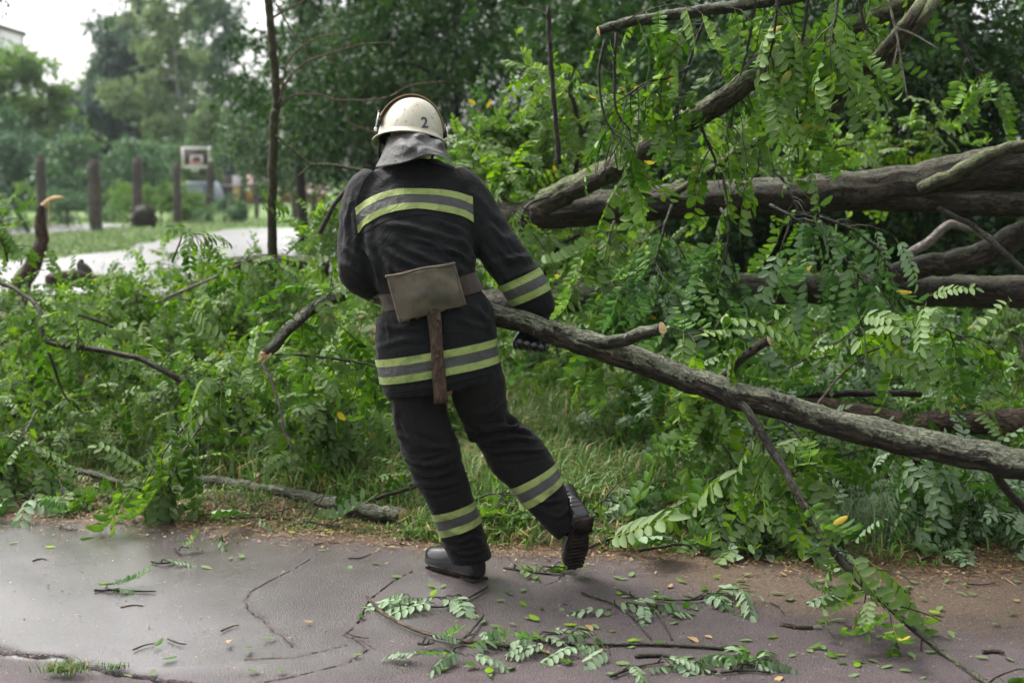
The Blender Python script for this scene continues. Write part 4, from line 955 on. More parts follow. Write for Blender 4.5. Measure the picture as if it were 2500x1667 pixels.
def h_left(px, d):
    top = ramp2(px, [(-200, 760), (0, 745), (150, 735), (280, 690), (400, 625), (520, 625), (650, 650), (760, 600), (900, 560)])
    H = P(px, top, d)[2]
    H = min(H, ramp2(d, [(6.3, .0), (6.6, .10), (7, .24), (7.6, .48), (8.5, .75), (10, .9), (12.5, .9), (13.2, .2), (14, 0)]))
    if 100 < px < 380 and d < 7.6: return 0.0                      # grassy hollow
    return H
heap(22, (-150, 900, 7.1, 7.7), h_left, 'leafy bough at the front of the left heap', 'boughs at the front of the left heap', 301)
heap(60, (-200, 900, 7.5, 9.2), h_left, 'leafy bough in the middle of the left heap', 'boughs in the middle of the left heap', 302)
heap(56, (-200, 950, 9.2, 13), h_left, 'leafy bough at the back of the left heap', 'boughs at the back of the left heap', 303, lay=.7)
def h_right(px, d):
    H = ramp2(d, [(5.7, .0), (6.0, .12), (6.5, .28), (7, .45), (7.8, .72), (8.6, .85), (9.5, .7), (10.5, .2)])
    if px < 1800 and d < 7.5: return 0.0   # open grass right of the legs
    if px > 1900 and d < 6.2: H *= .5
    return H
heap(30, (1800, 2650, 6.1, 6.9), h_right, 'leafy bough on the ground under the dragged branch', 'boughs on the ground under the dragged branch', 311, cool=.6)
heap(40, (1500, 2650, 6.9, 8.0), h_right, 'leafy bough in the tangle below the second trunk', 'boughs in the tangle below the second trunk', 312, cool=.6)
heap(38, (1150, 2650, 8.0, 9.6), h_right, 'leafy bough behind the second trunk', 'boughs at the back of the right tangle', 313, cool=.4)
# single boughs of the left heap that can be told apart
FL = dict(floor=floor_z)

bough('fallen_branch', 'lichened branch with a sawn end lying along the asphalt edge', 'branch', [(985, 1262, 6.10), (930, 1254, 6.14), (850, 1240, 6.2), (720, 1208, 6.35), (600, 1190, 6.45), (500, 1172, 6.55), (430, 1160, 6.62)], (.036, .026), 'bark_lichen', seed=401, sides=18, cut=[0], n_tw=5, tw_len=(.2, .45), leaves=6, leaf_objs=90, up=.3, leaf_droop=.5, t0=.3, **FL)
bough('fallen_branch', 'thin lichened branch lying in the grass behind the big leaf spray', 'branch', [(105, 1132, 6.85), (200, 1150, 6.75), (300, 1178, 6.6), (380, 1190, 6.5), (480, 1200, 6.42), (600, 1212, 6.38)], (.014, .017), 'bark_lichen', seed=402, n_tw=5, tw_len=(.15, .4), leaves=6, leaf_objs=80, up=.4, leaf_droop=.4, **FL)
bough('fallen_branch', 'dark crooked stem winding through the left heap', 'branch', [(-20, 680, 7.3), (60, 720, 7.2), (100, 765, 7.1), (112, 832, 7.05), (200, 848, 7.0), (330, 872, 6.95), (400, 905, 6.9), (440, 930, 6.9), (485, 985, 6.9)], (.010, .016), 'bark', seed=403, n_tw=16, tw_len=(.15, .4), leaves=6, leaf_objs=90, up=.3, leaf_droop=.5)
bough('fallen_branch', 'dark forked twig hanging in the shade of the left heap', 'branch', [(118, 860, 6.95), (140, 920, 6.95), (160, 970, 6.95), (195, 1000, 6.95)], (.007, .004), 'bark_dark', seed=404)
bb = bough('broken_branch', 'snapped branch with a splintered pale end left of the belt', 'branch', [(648, 866, 6.1), (700, 812, 6.2), (740, 770, 6.3), (800, 735, 6.4), (870, 705, 6.5), (960, 660, 6.6), (1040, 600, 6.7)], (.024, .027), 'bark_lichen', seed=405, sides=16, n_tw=10, tw_len=(.12, .3), leaves=6, leaf_objs=50, up=.0, leaf_droop=.8, t0=.1, t1=.5)
def splinters(root, base, d, r, n, L, seed, name='splinter'):
    rng = np.random.default_rng(seed); g = Geo(); u = nrm(np.cross(d, [.2, .1, 1])); v = np.cross(d, u)
    for k in range(n):
        a = rng.uniform(0, 6.28); q = rng.uniform(.1, .85) * r; b = base + (u * math.cos(a) + v * math.sin(a)) * q - d * .01; e = b + d * L * rng.uniform(.3, 1.0) + (u * rng.normal() + v * rng.normal()) * r * .25
        V, F, _ = tube(np.array([b, (b + e) / 2, e]), [r * .38, r * .28, r * .04], 5); g.add(V, F)
    obj(name, g.mesh(name, np.array(root.location)), M['cut'], root)
b0, b1 = P(648, 866, 6.1), P(700, 812, 6.2); splinters(bb, b0, nrm(b0 - b1), .024, 14, .055, 1)
bough('bare_stick', 'pale peeled stick standing below the snapped branch', 'stick', [(640, 882, 6.3), (662, 930, 6.25), (682, 985, 6.22), (692, 1040, 6.2), (715, 1105, 6.2)], (.0075, .006), 'bark_pale', seed=406, sides=8)
bough('bare_stick', 'thin grey stick at the top of the left heap', 'stick', [(400, 730, 7.6), (470, 700, 7.6), (535, 672, 7.6)], (.010, .007), 'bark_pale', seed=407, sides=8)
bough('bare_stick', 'thin dark stick lying level beside the jacket hem', 'stick', [(640, 862, 6.5), (740, 868, 6.4), (850, 880, 6.3), (930, 895, 6.2)], (.006, .005), 'bark_dark', seed=408, sides=7, n_tw=5, tw_len=(.1, .3), leaves=6, leaf_objs=25)
bough('bare_stick', 'forked dark stick by the left knee', 'stick', [(880, 1232, 6.1), (950, 1205, 6.05), (1010, 1190, 6.0), (1040, 1165, 6.0)], (.010, .006), 'bark_dark', seed=409, sides=8, n_tw=4, tw_len=(.1, .25), leaves=4, leaf_objs=20, **FL)
def near_spray(pts, label, seed, n_tw, leaves=7, tw=(.12, .3), objs=90, r=(.006, .003), mat='leaf', size=1.0, **kw):
    k = dict(up=.2, droop=.8, leaf_droop=.8, flip=.2, floor=floor_z); k.update(kw)
    return bough('leaf_spray', label, 'leafy branch', pts, r, 'bark_dark', 'leaf sprays at the asphalt edge', n_tw=n_tw, tw_len=tw, leaves=leaves, seed=seed, leaf_objs=objs, sides=6, rough=.05, leafmat=mat, size=size, **k)
near_spray([(480, 1010, 6.25), (425, 1070, 6.05), (380, 1130, 5.9), (340, 1200, 5.78)], 'big drooping leaf spray that reaches over the asphalt', 421, 11, 7, objs=130, size=1.3, leaf_droop=2.0, tw=(.08, .18))
near_spray([(510, 1010, 6.3), (470, 1070, 6.1), (435, 1130, 5.98), (410, 1190, 5.9)], 'second drooping leaf spray beside the big one', 422, 9, 6, objs=100, leaf_droop=1.8, size=1.2, tw=(.08, .18))
near_spray([(560, 1000, 6.5), (600, 960, 6.4), (560, 920, 6.35), (500, 940, 6.3)], 'bright upright leaf spray in the middle of the left heap', 423, 14, 8, objs=110, leaf_droop=.3)
near_spray([(760, 1080, 6.9), (800, 1040, 6.85), (840, 1010, 6.8), (880, 990, 6.75)], 'leaf spray beside the left trouser leg', 424, 16, 8, objs=120, leaf_droop=.5)
near_spray([(680, 1040, 6.9), (760, 1000, 6.8), (820, 970, 6.7), (870, 930, 6.7)], 'leaf spray behind the left thigh', 425, 18, 8, objs=130, leaf_droop=.5)
near_spray([(90, 1000, 6.6), (60, 1060, 6.45), (20, 1130, 6.35), (-20, 1180, 6.3)], 'leaf spray at the left edge above the asphalt', 426, 16, 8, objs=120, leaf_droop=.7)
near_spray([(60, 1130, 6.4), (90, 1170, 6.3), (80, 1210, 6.2), (50, 1245, 6.15)], 'small dark spray hanging onto the asphalt at the left edge', 427, 7, 6, objs=50, leaf_droop=1.2, mat='leaf_cool')
near_spray([(130, 1140, 6.4), (150, 1185, 6.25), (150, 1220, 6.2)], 'single hanging fronds near the left edge of the asphalt', 428, 5, 5, objs=30, leaf_droop=1.3, tw=(.06, .15))
near_spray([(560, 1262, 6.18), (640, 1262, 6.14), (720, 1268, 6.1), (830, 1285, 6.05)], 'leaves crushed on the ground below the sawn branch', 429, 7, 6, objs=130, leaf_droop=.4, mat='leaf_cool', **FL)
near_spray([(1130, 1240, 6.0), (1170, 1215, 5.9), (1210, 1205, 5.85), (1240, 1230, 5.8)], 'bright fronds between the trouser legs', 430, 9, 7, objs=70, leaf_droop=.4, **FL)
near_spray([(1380, 1370, 5.42), (1450, 1330, 5.5), (1560, 1292, 5.6), (1680, 1268, 5.7), (1800, 1262, 5.75)], 'long frond spray lying behind the raised boot', 431, 12, 6, objs=140, leaf_droop=.45, size=1.5, **FL)
near_spray([(1230, 1385, 5.3), (1300, 1395, 5.3), (1380, 1405, 5.3)], 'flat frond on the asphalt under the raised boot', 432, 4, 6, objs=40, leaf_droop=.3, tw=(.08, .2), **FL)
near_spray([(1420, 1270, 5.75), (1450, 1240, 5.8), (1480, 1220, 5.85), (1540, 1240, 5.9)], 'upright leaflets right of the raised heel', 433, 8, 7, objs=60, leaf_droop=.4, mat='leaf_cool', **FL)
near_spray([(1560, 1345, 5.4), (1640, 1330, 5.45), (1740, 1320, 5.5), (1820, 1330, 5.5)], 'fronds spilling over the dirt right of the raised boot', 446, 9, 6, objs=80, leaf_droop=.3, size=1.2, mat='leaf_cool', tw=(.1, .25))
near_spray([(1880, 1350, 5.4), (1950, 1345, 5.4), (2030, 1350, 5.4)], 'fronds spilling over the dirt under the seed grass', 447, 7, 6, objs=60, leaf_droop=.3, mat='leaf_cool', tw=(.1, .2))
near_spray([(2240, 1300, 5.5), (2330, 1290, 5.55), (2430, 1285, 5.6)], 'fronds spilling over the dirt near the right edge', 448, 9, 6, objs=70, leaf_droop=.3, mat='leaf_cool', tw=(.1, .25))
near_spray([(1700, 1010, 5.9), (1650, 960, 5.8), (1680, 930, 5.7), (1740, 960, 5.7)], 'pale-backed leaf spray under the dragged branch', 434, 14, 8, objs=110, leaf_droop=.8, flip=.7)
near_spray([(1900, 1020, 5.6), (1960, 1080, 5.5), (1950, 1160, 5.5), (1900, 1250, 5.5)], 'leaf spray hanging in front of the heap under the dragged branch', 435, 18, 8, objs=140, leaf_droop=.9)
near_spray([(1760, 1080, 5.8), (1800, 1140, 5.7), (1780, 1220, 5.65), (1800, 1290, 5.6)], 'leaf spray hanging down to the dirt beside the thin branch', 436, 14, 8, objs=110, leaf_droop=1.0)
near_spray([(2150, 1080, 5.6), (2230, 1120, 5.5), (2320, 1180, 5.5), (2400, 1240, 5.5)], 'leaf spray on the ground at the lower right heap', 437, 20, 8, objs=150, leaf_droop=.6, mat='leaf_cool', **FL)
near_spray([(2420, 1110, 5.7), (2450, 1180, 5.6), (2480, 1230, 5.55), (2560, 1260, 5.5)], 'dark leaf spray at the right edge above the bare dirt', 438, 16, 8, objs=120, leaf_droop=.6, mat='leaf_cool', **FL)
near_spray([(1920, 900, 5.2), (2020, 850, 5.15), (2100, 800, 5.1), (2170, 770, 5.05)], 'twig with tendrils rising above the dragged branch', 439, 6, 5, objs=40, leaf_droop=.2, tw=(.08, .2), r=(.004, .002))
near_spray([(2090, 870, 5.1), (2200, 830, 5.0), (2290, 800, 4.95), (2360, 830, 4.95)], 'clear-cut fronds above the dragged branch near the right edge', 440, 9, 6, objs=60, leaf_droop=.5, tw=(.1, .22), r=(.004, .002))
near_spray([(1640, 800, 5.0), (1690, 815, 5.0), (1740, 805, 5.0), (1790, 810, 5.0)], 'fresh leaflets beside the sawn stub of the dragged branch', 441, 4, 5, objs=25, leaf_droop=.1, tw=(.06, .12), r=(.003, .002))
near_spray([(700, 620, 8.9), (760, 560, 8.7), (800, 540, 8.6), (830, 560, 8.5)], 'pale sprays between sapling and left sleeve', 442, 16, 8, objs=40, leaf_droop=.8, flip=.4)
near_spray([(420, 640, 7.8), (440, 590, 7.7), (450, 570, 7.7), (500, 575, 7.7)], 'sprig standing up against the flooded path', 443, 6, 6, objs=40, leaf_droop=.3, tw=(.1, .22))
near_spray([(560, 660, 8.2), (600, 640, 8.1), (660, 630, 8.0), (720, 640, 8.0)], 'fronds at the foot of the bare sapling', 444, 12, 8, objs=80, leaf_droop=.6, tw=(.12, .3))
near_spray([(20, 640, 9.0), (0, 580, 9.0), (-30, 560, 9.0)], 'leafy shoot at the left edge beside the snag', 445, 12, 8, objs=60, leaf_droop=.5, tw=(.12, .3))
# ------------------------------------------------------------------ bare sapling, snag
sp = bough('sapling', 'bare young tree with a straight thin trunk left of the firefighter', 'tree', [(667, 1010, 8.6), (666, 800, 8.6), (665, 660, 8.6), (663, 520, 8.6), (667, 420, 8.6), (668, 300, 8.6), (675, 240, 8.6), (668, 160, 8.6), (660, 60, 8.6), (654, -20, 8.6), (650, -120, 8.6)], (.030, .021), 'bark_sapling', seed=501, sides=14, rough=.07, part_name='trunk', samples=80)
sp.name = 'sapling'
def sap_twig(pts, r, bark='bark_twig', sides=6):
    r = (r[0] * 1.25, r[1] * 1.35); path = spline(np.array([P(*p) for p in pts]), 18); off = np.array(sp.location)
    obj('side_twig', stem_mesh('side_twig', path, r[0], r[1], off, sides, .1, 9), M[bark], sp)
S = 8.55
sap_twig([(682, 250, S), (700, 200, S), (750, 150, S), (830, 125, S), (880, 108, S), (965, 104, S)], (.007, .0025))
sap_twig([(686, 235, S), (700, 160, S), (735, 115, S), (780, 92, S), (826, 82, S)], (.006, .003))
sap_twig([(684, 258, S), (720, 232, S), (780, 232, S), (830, 245, S), (940, 240, S), (1000, 210, S), (1090, 198, S)], (.007, .0025))
sap_twig([(825, 245, S), (845, 275, S), (852, 300, S), (890, 315, S), (925, 328, S)], (.005, .003))
sap_twig([(800, 142, S), (830, 165, S), (835, 180, S)], (.004, .002)); sap_twig([(818, 136, S), (838, 112, S), (843, 100, S)], (.004, .002))
sap_twig([(668, 42, S), (700, 25, S), (745, 0, S)], (.006, .003)); sap_twig([(674, 10, S), (715, 80, S), (745, 125, S), (770, 190, S)], (.005, .002))
sap_twig([(672, 330, S), (720, 370, S), (758, 403, S)], (.006, .006), 'bark_moss'); sap_twig([(755, 403, S), (800, 402, S), (850, 410, S), (900, 420, S)], (.008, .009), 'bark_moss'); sap_twig([(762, 404, S), (742, 418, S), (725, 432, S)], (.006, .004), 'bark_moss')
bough('bent_branch', 'dark bent stem rising behind the left shoulder', 'branch', [(780, 570, 8.3), (800, 530, 8.3), (830, 480, 8.3), (870, 445, 8.3), (930, 430, 8.3)], (.014, .012), 'bark_dark', seed=510, sides=8)
sn = bough('broken_snag', 'dark snapped snag with a pale splintered tip at the left edge', 'tree stump', [(20, 850, 12.8), (32, 760, 12.9), (55, 690, 13), (88, 630, 13), (102, 580, 13), (97, 535, 13), (103, 500, 13)], (.10, .034), 'bark_brown', seed=520, sides=16, rough=.25, part_name='trunk')
off = np.array(sn.location)
path = spline(np.array([P(100, 512, 13), P(108, 500, 13), P(116, 492, 13), P(132, 485, 13), P(158, 482, 13)]), 14)
V, F, bc = tube(path, np.interp(np.linspace(0, 1, 14), [0, .3, .8, 1], [.036, .022, .024, .004]), 7, .1, 2); obj('splintered_tip', Geo().add(V, F).mesh('splintered_tip', off, True), M['cut'], sn)
path = spline(np.array([P(118, 492, 12.98), P(119, 530, 12.98), P(118, 580, 12.98)]), 8); V, F, bc = tube(path, np.linspace(.006, .004, 8), 5); obj('bark_strip', Geo().add(V, F).mesh('bark_strip', off), M['cut'], sn)
bough('root_lump', 'small dark forked stub at the edge of the flooded path', 'stump', [(212, 700, 12), (210, 672, 12), (205, 655, 12), (196, 642, 12), (203, 638, 12)], (.075, .012), 'bark_dark', seed=521, sides=12, rough=.3)
bough('rotten_log', 'low rotten log at the back of the left heap', 'log', [(120, 690, 11.6), (180, 680, 11.8), (240, 690, 12), (300, 688, 12)], (.05, .07), 'bark_brown', seed=522, sides=14, rough=.3)
bough('fallen_log', 'grey log lying beyond the foot of the bare sapling', 'log', [(560, 650, 11), (640, 640, 11), (720, 645, 11), (800, 655, 11)], (.06, .07), 'bark', seed=523, sides=14, rough=.2)
# ------------------------------------------------------------------ the firefighter
def ring(L, R, d, b, sq=2.5, n=32):
    "cross-section between two outline pixels L, R at depth d, half-depth b (superellipse)"
    a0, a1 = P(L[0], L[1], d), P(R[0], R[1], d); c = (a0 + a1) / 2; u = (a1 - a0) / 2; v = np.array([0, 1.0, 0]) * b
    th = np.linspace(0, 2 * math.pi, n, endpoint=False); ct, st = np.cos(th), np.sin(th)
    return c + np.sign(ct)[:, None] * (np.abs(ct) ** (2 / sq))[:, None] * u + np.sign(st)[:, None] * (np.abs(st) ** (2 / sq))[:, None] * v
def loft(rings, close=True):
    V = np.concatenate(rings); n = len(rings[0]); m = len(rings)
    i = np.arange(m - 1)[:, None] * n; j = np.arange(n)[None]; F = np.stack([i + j, i + (j + 1) % n, i + n + (j + 1) % n, i + n + j], 2).reshape(-1, 4)
    return V, [F] + ([np.arange(n)[::-1][None], (np.arange(n) + (m - 1) * n)[None]] if close else [])
def smooth_rings(rings, k=4):
    A = np.array(rings); m, n, _ = A.shape
    S = spline(A.reshape(m, -1), (m - 1) * k + 1); return list(S.reshape(-1, n, 3))
def limb_rings(spec, k=4, n=20, flat=1.0):
    "spec rows: px, py, d, radius"
    c = np.array([[*P(s[0], s[1], s[2]), s[3]] for s in spec]); c = spline(c, (len(c) - 1) * k + 1)
    T, N, B = frames(c[:, :3]); th = np.linspace(0, 2 * math.pi, n, endpoint=False)
    return [p[:3] + (Nn * np.cos(th)[:, None] + Bb * np.sin(th)[:, None]) * p[3] for p, Nn, Bb in zip(c, N, B)]
def remesh(geo, voxel, it=6, keep=0.0):
    me = geo.mesh('tmp'); o = bpy.data.objects.new('tmp', me); COL.objects.link(o)
    md = o.modifiers.new('r', 'REMESH'); md.mode = 'VOXEL'; md.voxel_size = voxel; md.use_smooth_shade = True
    dg = bpy.context.evaluated_depsgraph_get(); m2 = bpy.data.meshes.new_from_object(o.evaluated_get(dg))
    bpy.data.objects.remove(o); bpy.data.meshes.remove(me)
    V = np.empty(len(m2.vertices) * 3, np.float32); m2.vertices.foreach_get('co', V); V = V.reshape(-1, 3).astype(float)
    E = np.empty(len(m2.edges) * 2, np.int32); m2.edges.foreach_get('vertices', E); E = E.reshape(-1, 2)
    deg = np.bincount(E.ravel(), minlength=len(V)).astype(float)[:, None]
    for _ in range(it):
        S = np.zeros_like(V); np.add.at(S, E[:, 0], V[E[:, 1]]); np.add.at(S, E[:, 1], V[E[:, 0]]); V = V * .4 + S / np.maximum(deg, 1) * .6
    m2.vertices.foreach_set('co', V.astype(np.float32).ravel()); m2.update()
    return m2, V
def normals(me):
    N = np.empty(len(me.vertices) * 3, np.float32); me.vertex_normals.foreach_get('vector', N); return N.reshape(-1, 3).astype(float)
def fold(me, V, folds, nz_amp=.003, nz_scale=9.0, stretch=(1, 1, 1), seed=0):
    "cloth folds: ridges along pixel polylines plus soft random creases"
    N = normals(me); px, py = project(V); D = np.zeros(len(V)); face = np.clip(-N[:, 1] * 1.6 + .35, .15, 1)
    for pts, w, a in folds:
        q = spline(np.array(pts, float), 12) if len(pts) > 2 else np.array(pts, float); best = np.full(len(V), 1e9); tt = np.zeros(len(V))
        for k, (p0, p1) in enumerate(zip(q[:-1], q[1:])):
            d = p1 - p0; t = np.clip(((px - p0[0]) * d[0] + (py - p0[1]) * d[1]) / (d @ d), 0, 1); r = np.hypot(px - p0[0] - t * d[0], py - p0[1] - t * d[1]); b = r < best; tt[b] = (k + t[b]) / (len(q) - 1); best[b] = r[b]
        r = best / 683.0; env = np.sin(np.clip(tt, .04, .96) * math.pi) ** .6
        D += a * env * face * (np.exp(-(r / w) ** 2) - .55 * np.exp(-((r - 2.0 * w) / (w * 1.1)) ** 2))
    nz = np.array([noise.fractal(Vector((v[0] * nz_scale * stretch[0] + seed, v[1] * nz_scale * stretch[1], v[2] * nz_scale * stretch[2])), 1.0, 2.0, 3) for v in V])
    rd = 1 - np.abs(nz) * 2.2
    V = V + N * (D + nz_amp * (rd - .4))[:, None]
    me.vertices.foreach_set('co', V.astype(np.float32).ravel()); me.update(); me.polygons.foreach_set('use_smooth', np.ones(len(me.polygons), bool)); return V
def bvh_of(me):
    return BVHTree.FromPolygons([v.co.copy() for v in me.vertices], [tuple(p.vertices) for p in me.polygons])
CAMV = Vector((0, 0, CAM_H))
def cast(bvh, px, py, off=.003, lift=0.0):
    d = Vector(_dir(px, py)).normalized(); h = bvh.ray_cast(CAMV, d)
    if h[0] is None: h = bvh.find_nearest(CAMV + d * 5.1)
    n = h[1]; 
    if n.dot(d) > 0: n = -n
    return np.array(h[0] + n * off)
def patch(bvh, top, bot, t0, t1, nu=60, nv=4, off=.003):
    "strip that lies on the cloth between two pixel polylines, part t0..t1 of its width"
    A = spline(np.array(top, float), nu); B = spline(np.array(bot, float), nu); V = []
    for t in np.linspace(t0, t1, nv): V += [cast(bvh, *(a * (1 - t) + b * t), off) for a, b in zip(A, B)]
    i = np.arange(nv - 1)[:, None] * nu + np.arange(nu - 1)[None]; F = np.stack([i, i + 1, i + 1 + nu, i + nu], 2).reshape(-1, 4); return np.array(V), [F]
def wrap(bvh, top, bot, d, t0, t1, off=.0035, n=72, nv=4, reach=.32):
    "closed band round a limb; top=(L,R), bot=(L,R) pixels of its edges, d depth of the axis"
    V = []
    for t in np.linspace(t0, t1, nv):
        L = np.array(top[0]) * (1 - t) + np.array(bot[0]) * t; R = np.array(top[1]) * (1 - t) + np.array(bot[1]) * t
        a, b = P(L[0], L[1], d), P(R[0], R[1], d); c = (a + b) / 2; u = nrm(b - a); ax = nrm(np.cross(u, [0, 1.0, 0])); v = np.cross(ax, u)
        for th in np.linspace(0, 2 * math.pi, n, endpoint=False):
            dr = u * math.cos(th) + v * math.sin(th); h = bvh.ray_cast(Vector(c), Vector(dr), reach)
            q = np.array(h[0]) if h[0] is not None else c + dr * np.linalg.norm(b - a) / 2
            V.append(q + dr * off)
    i = np.arange(nv - 1)[:, None] * n; j = np.arange(n)[None]; F = np.stack([i + j, i + (j + 1) % n, i + n + (j + 1) % n, i + n + j], 2).reshape(-1, 4); return np.array(V), [F]
def cloth_material(name, c0, c1, rough=.82, weave=900.0, sheen=.25, stain=None):
    b = NB(name); co = b.obj_co()
    n1 = b.noise(7, 5, .6, co); n2 = b.noise(weave, 2, .5, co); n3 = b.noise(60, 5, .7, co)
    n5 = b.noise(16, 3, .5, co, 1.2); crease = b.ramp(b.math('ABSOLUTE', b.math('SUBTRACT', n5, .5)), [(0.0, 1.0), (.05, .35), (.18, 0.0)])
    col = b.mix(b.ramp(n1, [(.35, 0.0), (.7, 1.0)]), c0, c1)
    col = b.mix(b.ramp(n3, [(.62, 0.0), (.75, .35)]), col, tuple(min(1, c * 2.2 + .01) for c in c1))
    if stain: col = b.mix(b.ramp(b.noise(16, 5, .6, co), [(.5, 0.0), (.68, .75)]), col, stain)
    fine = b.bump(b.math('ADD', n2, b.math('MULTIPLY', n3, .7)), .25, .0015); nb_ = b.n('ShaderNodeBump', i_Strength=.35, i_Distance=.006); b.L.new(crease, nb_.inputs['Height']); b.L.new(fine, nb_.inputs['Normal'])
    return b.done(b.principled(col, rough, nb_.outputs[0], spec=.25, Sheen_Weight=sheen, Sheen_Roughness=.5))
M['jacket'] = cloth_material('black_turnout_cloth', (.0024, .0024, .0034), (.005, .0047, .0063), sheen=.04)
M['trouser'] = cloth_material('black_trouser_cloth', (.0026, .0022, .0026), (.006, .0048, .0054), sheen=.04)
M['lime'] = cloth_material('lime_reflective_tape', (.22, .27, .085), (.29, .34, .12), .6, 700, .05, stain=(.10, .12, .045))
M['grey_tape'] = cloth_material('grey_reflective_tape', (.05, .048, .05), (.075, .072, .074), .45, 700, .05, stain=(.042, .04, .04))
M['belt'] = cloth_material('brown_webbing', (.035, .02, .018), (.055, .034, .03), .85, 500)
def canvas_material():
    b = NB('worn_canvas'); co = b.obj_co()
    w1 = b.n('ShaderNodeTexWave', i_Scale=95.0, i_Distortion=1.5, i_Detail=2.0); b.L.new(b.scaled(co, (1, 1, .3)), w1.inputs['Vector'])
    w2 = b.n('ShaderNodeTexWave', i_Scale=95.0, i_Distortion=1.5, bands_direction='Z'); b.L.new(co, w2.inputs['Vector'])
    n1 = b.noise(14, 5, .65, co); n2 = b.noise(30, 5, .7, b.scaled(co, (3, 1, .5)))
    col = b.mix(n1, (.095, .074, .058), (.165, .134, .108)); col = b.mix(b.ramp(n2, [(.55, 0.0), (.72, .6)]), col, (.07, .05, .038)); col = b.mix(b.ramp(b.noise(9, 3, .5, co), [(.56, 0.0), (.7, .7)]), col, (.055, .05, .045))
    return b.done(b.principled(col, .9, b.bump(b.math('MULTIPLY', w1.outputs['Fac'], w2.outputs['Fac']), .5, .002), spec=.2))
M['canvas'] = canvas_material()
M['handle'] = bark_material('worn_wood_handle', (.045, .025, .016), (.12, .068, .045), scale=1.5, rough=.6)
M['rubber'] = simple('black_rubber', (.009, .009, .010), .17, .3, 30, .12, 90, .5)
M['sole'] = simple('dirty_sole', (.030, .024, .019), .95, .6, 30, 1.0, 90, .1)
M['glove'] = simple('black_wet_glove', (.006, .007, .008), .38, .2, 30, .15, 80, .45)
M['skin'] = simple('skin', (.45, .28, .21), .5, .1)
M['cape'] = cloth_material('grey_leather_cape', (.05, .046, .048), (.095, .09, .092), .6, 400, .15, stain=(.05, .045, .047))
M['seam'] = simple('seam_thread', (.006, .006, .007), .9)

man = thing('person', 'firefighter in black turnout gear and white helmet seen from behind, dragging a branch', 'person', G(1150, 1420))
MO = np.array(man.location)
def part(name, me, mat, parent=None, V=None):
    "link a mesh given in world coordinates under the man"
    A = np.empty(len(me.vertices) * 3, np.float32); me.vertices.foreach_get('co', A); A = A.reshape(-1, 3) - MO.astype(np.float32); me.vertices.foreach_set('co', A.ravel()); me.update()
    me.materials.clear()
    return obj(name, me, mat, parent or man)
# body: one continuous skinned surface under the clothes
def body():
    J = {}; vs, es, rd = [], [], []
    def v(p, r): vs.append(tuple(p - MO)); rd.append(r); return len(vs) - 1
    def chain(start, specs):
        k = start
        for s in specs: n_ = v(P(*s[:3]), s[3]); es.append((k, n_)); k = n_
        return k
    pel = v(P(1080, 850, 5.07), .11)
    ch = chain(pel, [(1062, 740, 5.10, .10), (1035, 600, 5.16, .12), (1018, 500, 5.22, .12)]); nk = chain(ch, [(1010, 420, 5.27, .06), (1005, 365, 5.29, .055), (1002, 325, 5.31, .082), (1000, 290, 5.32, .085), (998, 262, 5.325, .06)])
    es_n = chain(len(vs) - 3, [(1002, 335, 5.415, .016)])         # nose
    chain(ch, [(910, 465, 5.2, .055), (882, 570, 5.13, .047), (886, 662, 5.10, .043), (960, 710, 5.32, .034), (1030, 735, 5.42, .028)])
    chain(ch, [(1120, 465, 5.2, .055), (1200, 590, 5.15, .047), (1255, 660, 5.12, .042), (1318, 755, 5.13, .030), (1325, 790, 5.13, .026)])
    chain(pel, [(1030, 930, 5.05, .075), (1055, 1110, 5.04, .055), (1105, 1280, 5.07, .042), (1148, 1380, 5.075, .034), (1105, 1398, 5.15, .022)])
    chain(pel, [(1150, 925, 5.06, .075), (1230, 1085, 5.15, .055), (1325, 1205, 5.10, .042), (1398, 1272, 5.055, .026), (1404, 1350, 5.125, .016)])
    me = bpy.data.meshes.new('body'); me.from_pydata(vs, es, []); o = bpy.data.objects.new('tmpb', me); COL.objects.link(o)
    m = o.modifiers.new('s', 'SKIN'); m.use_smooth_shade = True
    sv = me.skin_vertices[0].data if len(me.skin_vertices) else None
    if sv is None:
        me.attributes  # layer is created by the modifier in some versions
    if sv is not None:
        for i, r in enumerate(rd): sv[i].radius = (r, r); sv[i].use_root = (i == 0)
    s2 = o.modifiers.new('d', 'SUBSURF'); s2.levels = 2; s2.render_levels = 2
    dg = bpy.context.evaluated_depsgraph_get(); m2 = bpy.data.meshes.new_from_object(o.evaluated_get(dg)); bpy.data.objects.remove(o)
    m2.name = 'body'; obj('body', m2, M['skin'], man); m2.materials.clear(); m2.materials.append(M['skin'])
body()
# jacket
g = Geo()
tor = [ring((968, 392), (1066, 388), 5.285, .075), ring((945, 404), (1092, 400), 5.27, .095), ring((905, 420), (1122, 416), 5.25, .115), ring((884, 450), (1143, 446), 5.23, .132), ring((872, 500), (1158, 500), 5.19, .146), ring((872, 560), (1162, 560), 5.15, .150),
       ring((884, 620), (1160, 615), 5.11, .146), ring((903, 672), (1160, 650), 5.09, .142), ring((925, 712), (1160, 678), 5.075, .128), ring((940, 738), (1168, 690), 5.07, .118), ring((936, 760), (1176, 708), 5.065, .120), ring((920, 785), (1198, 738), 5.06, .132),
       ring((914, 835), (1212, 785), 5.055, .142), ring((920, 880), (1213, 835), 5.05, .146), ring((930, 930), (1219, 885), 5.05, .148), ring((940, 970), (1224, 920), 5.05, .150)]
g.add(*loft(smooth_rings(tor)))
g.add(*loft(limb_rings([(925, 440, 5.22, .07), (902, 470, 5.20, .083), (884, 520, 5.17, .081), (877, 575, 5.13, .076), (874, 625, 5.10, .076), (880, 665, 5.09, .077), (912, 690, 5.17, .070), (955, 712, 5.29, .060), (1000, 728, 5.38, .052)])))
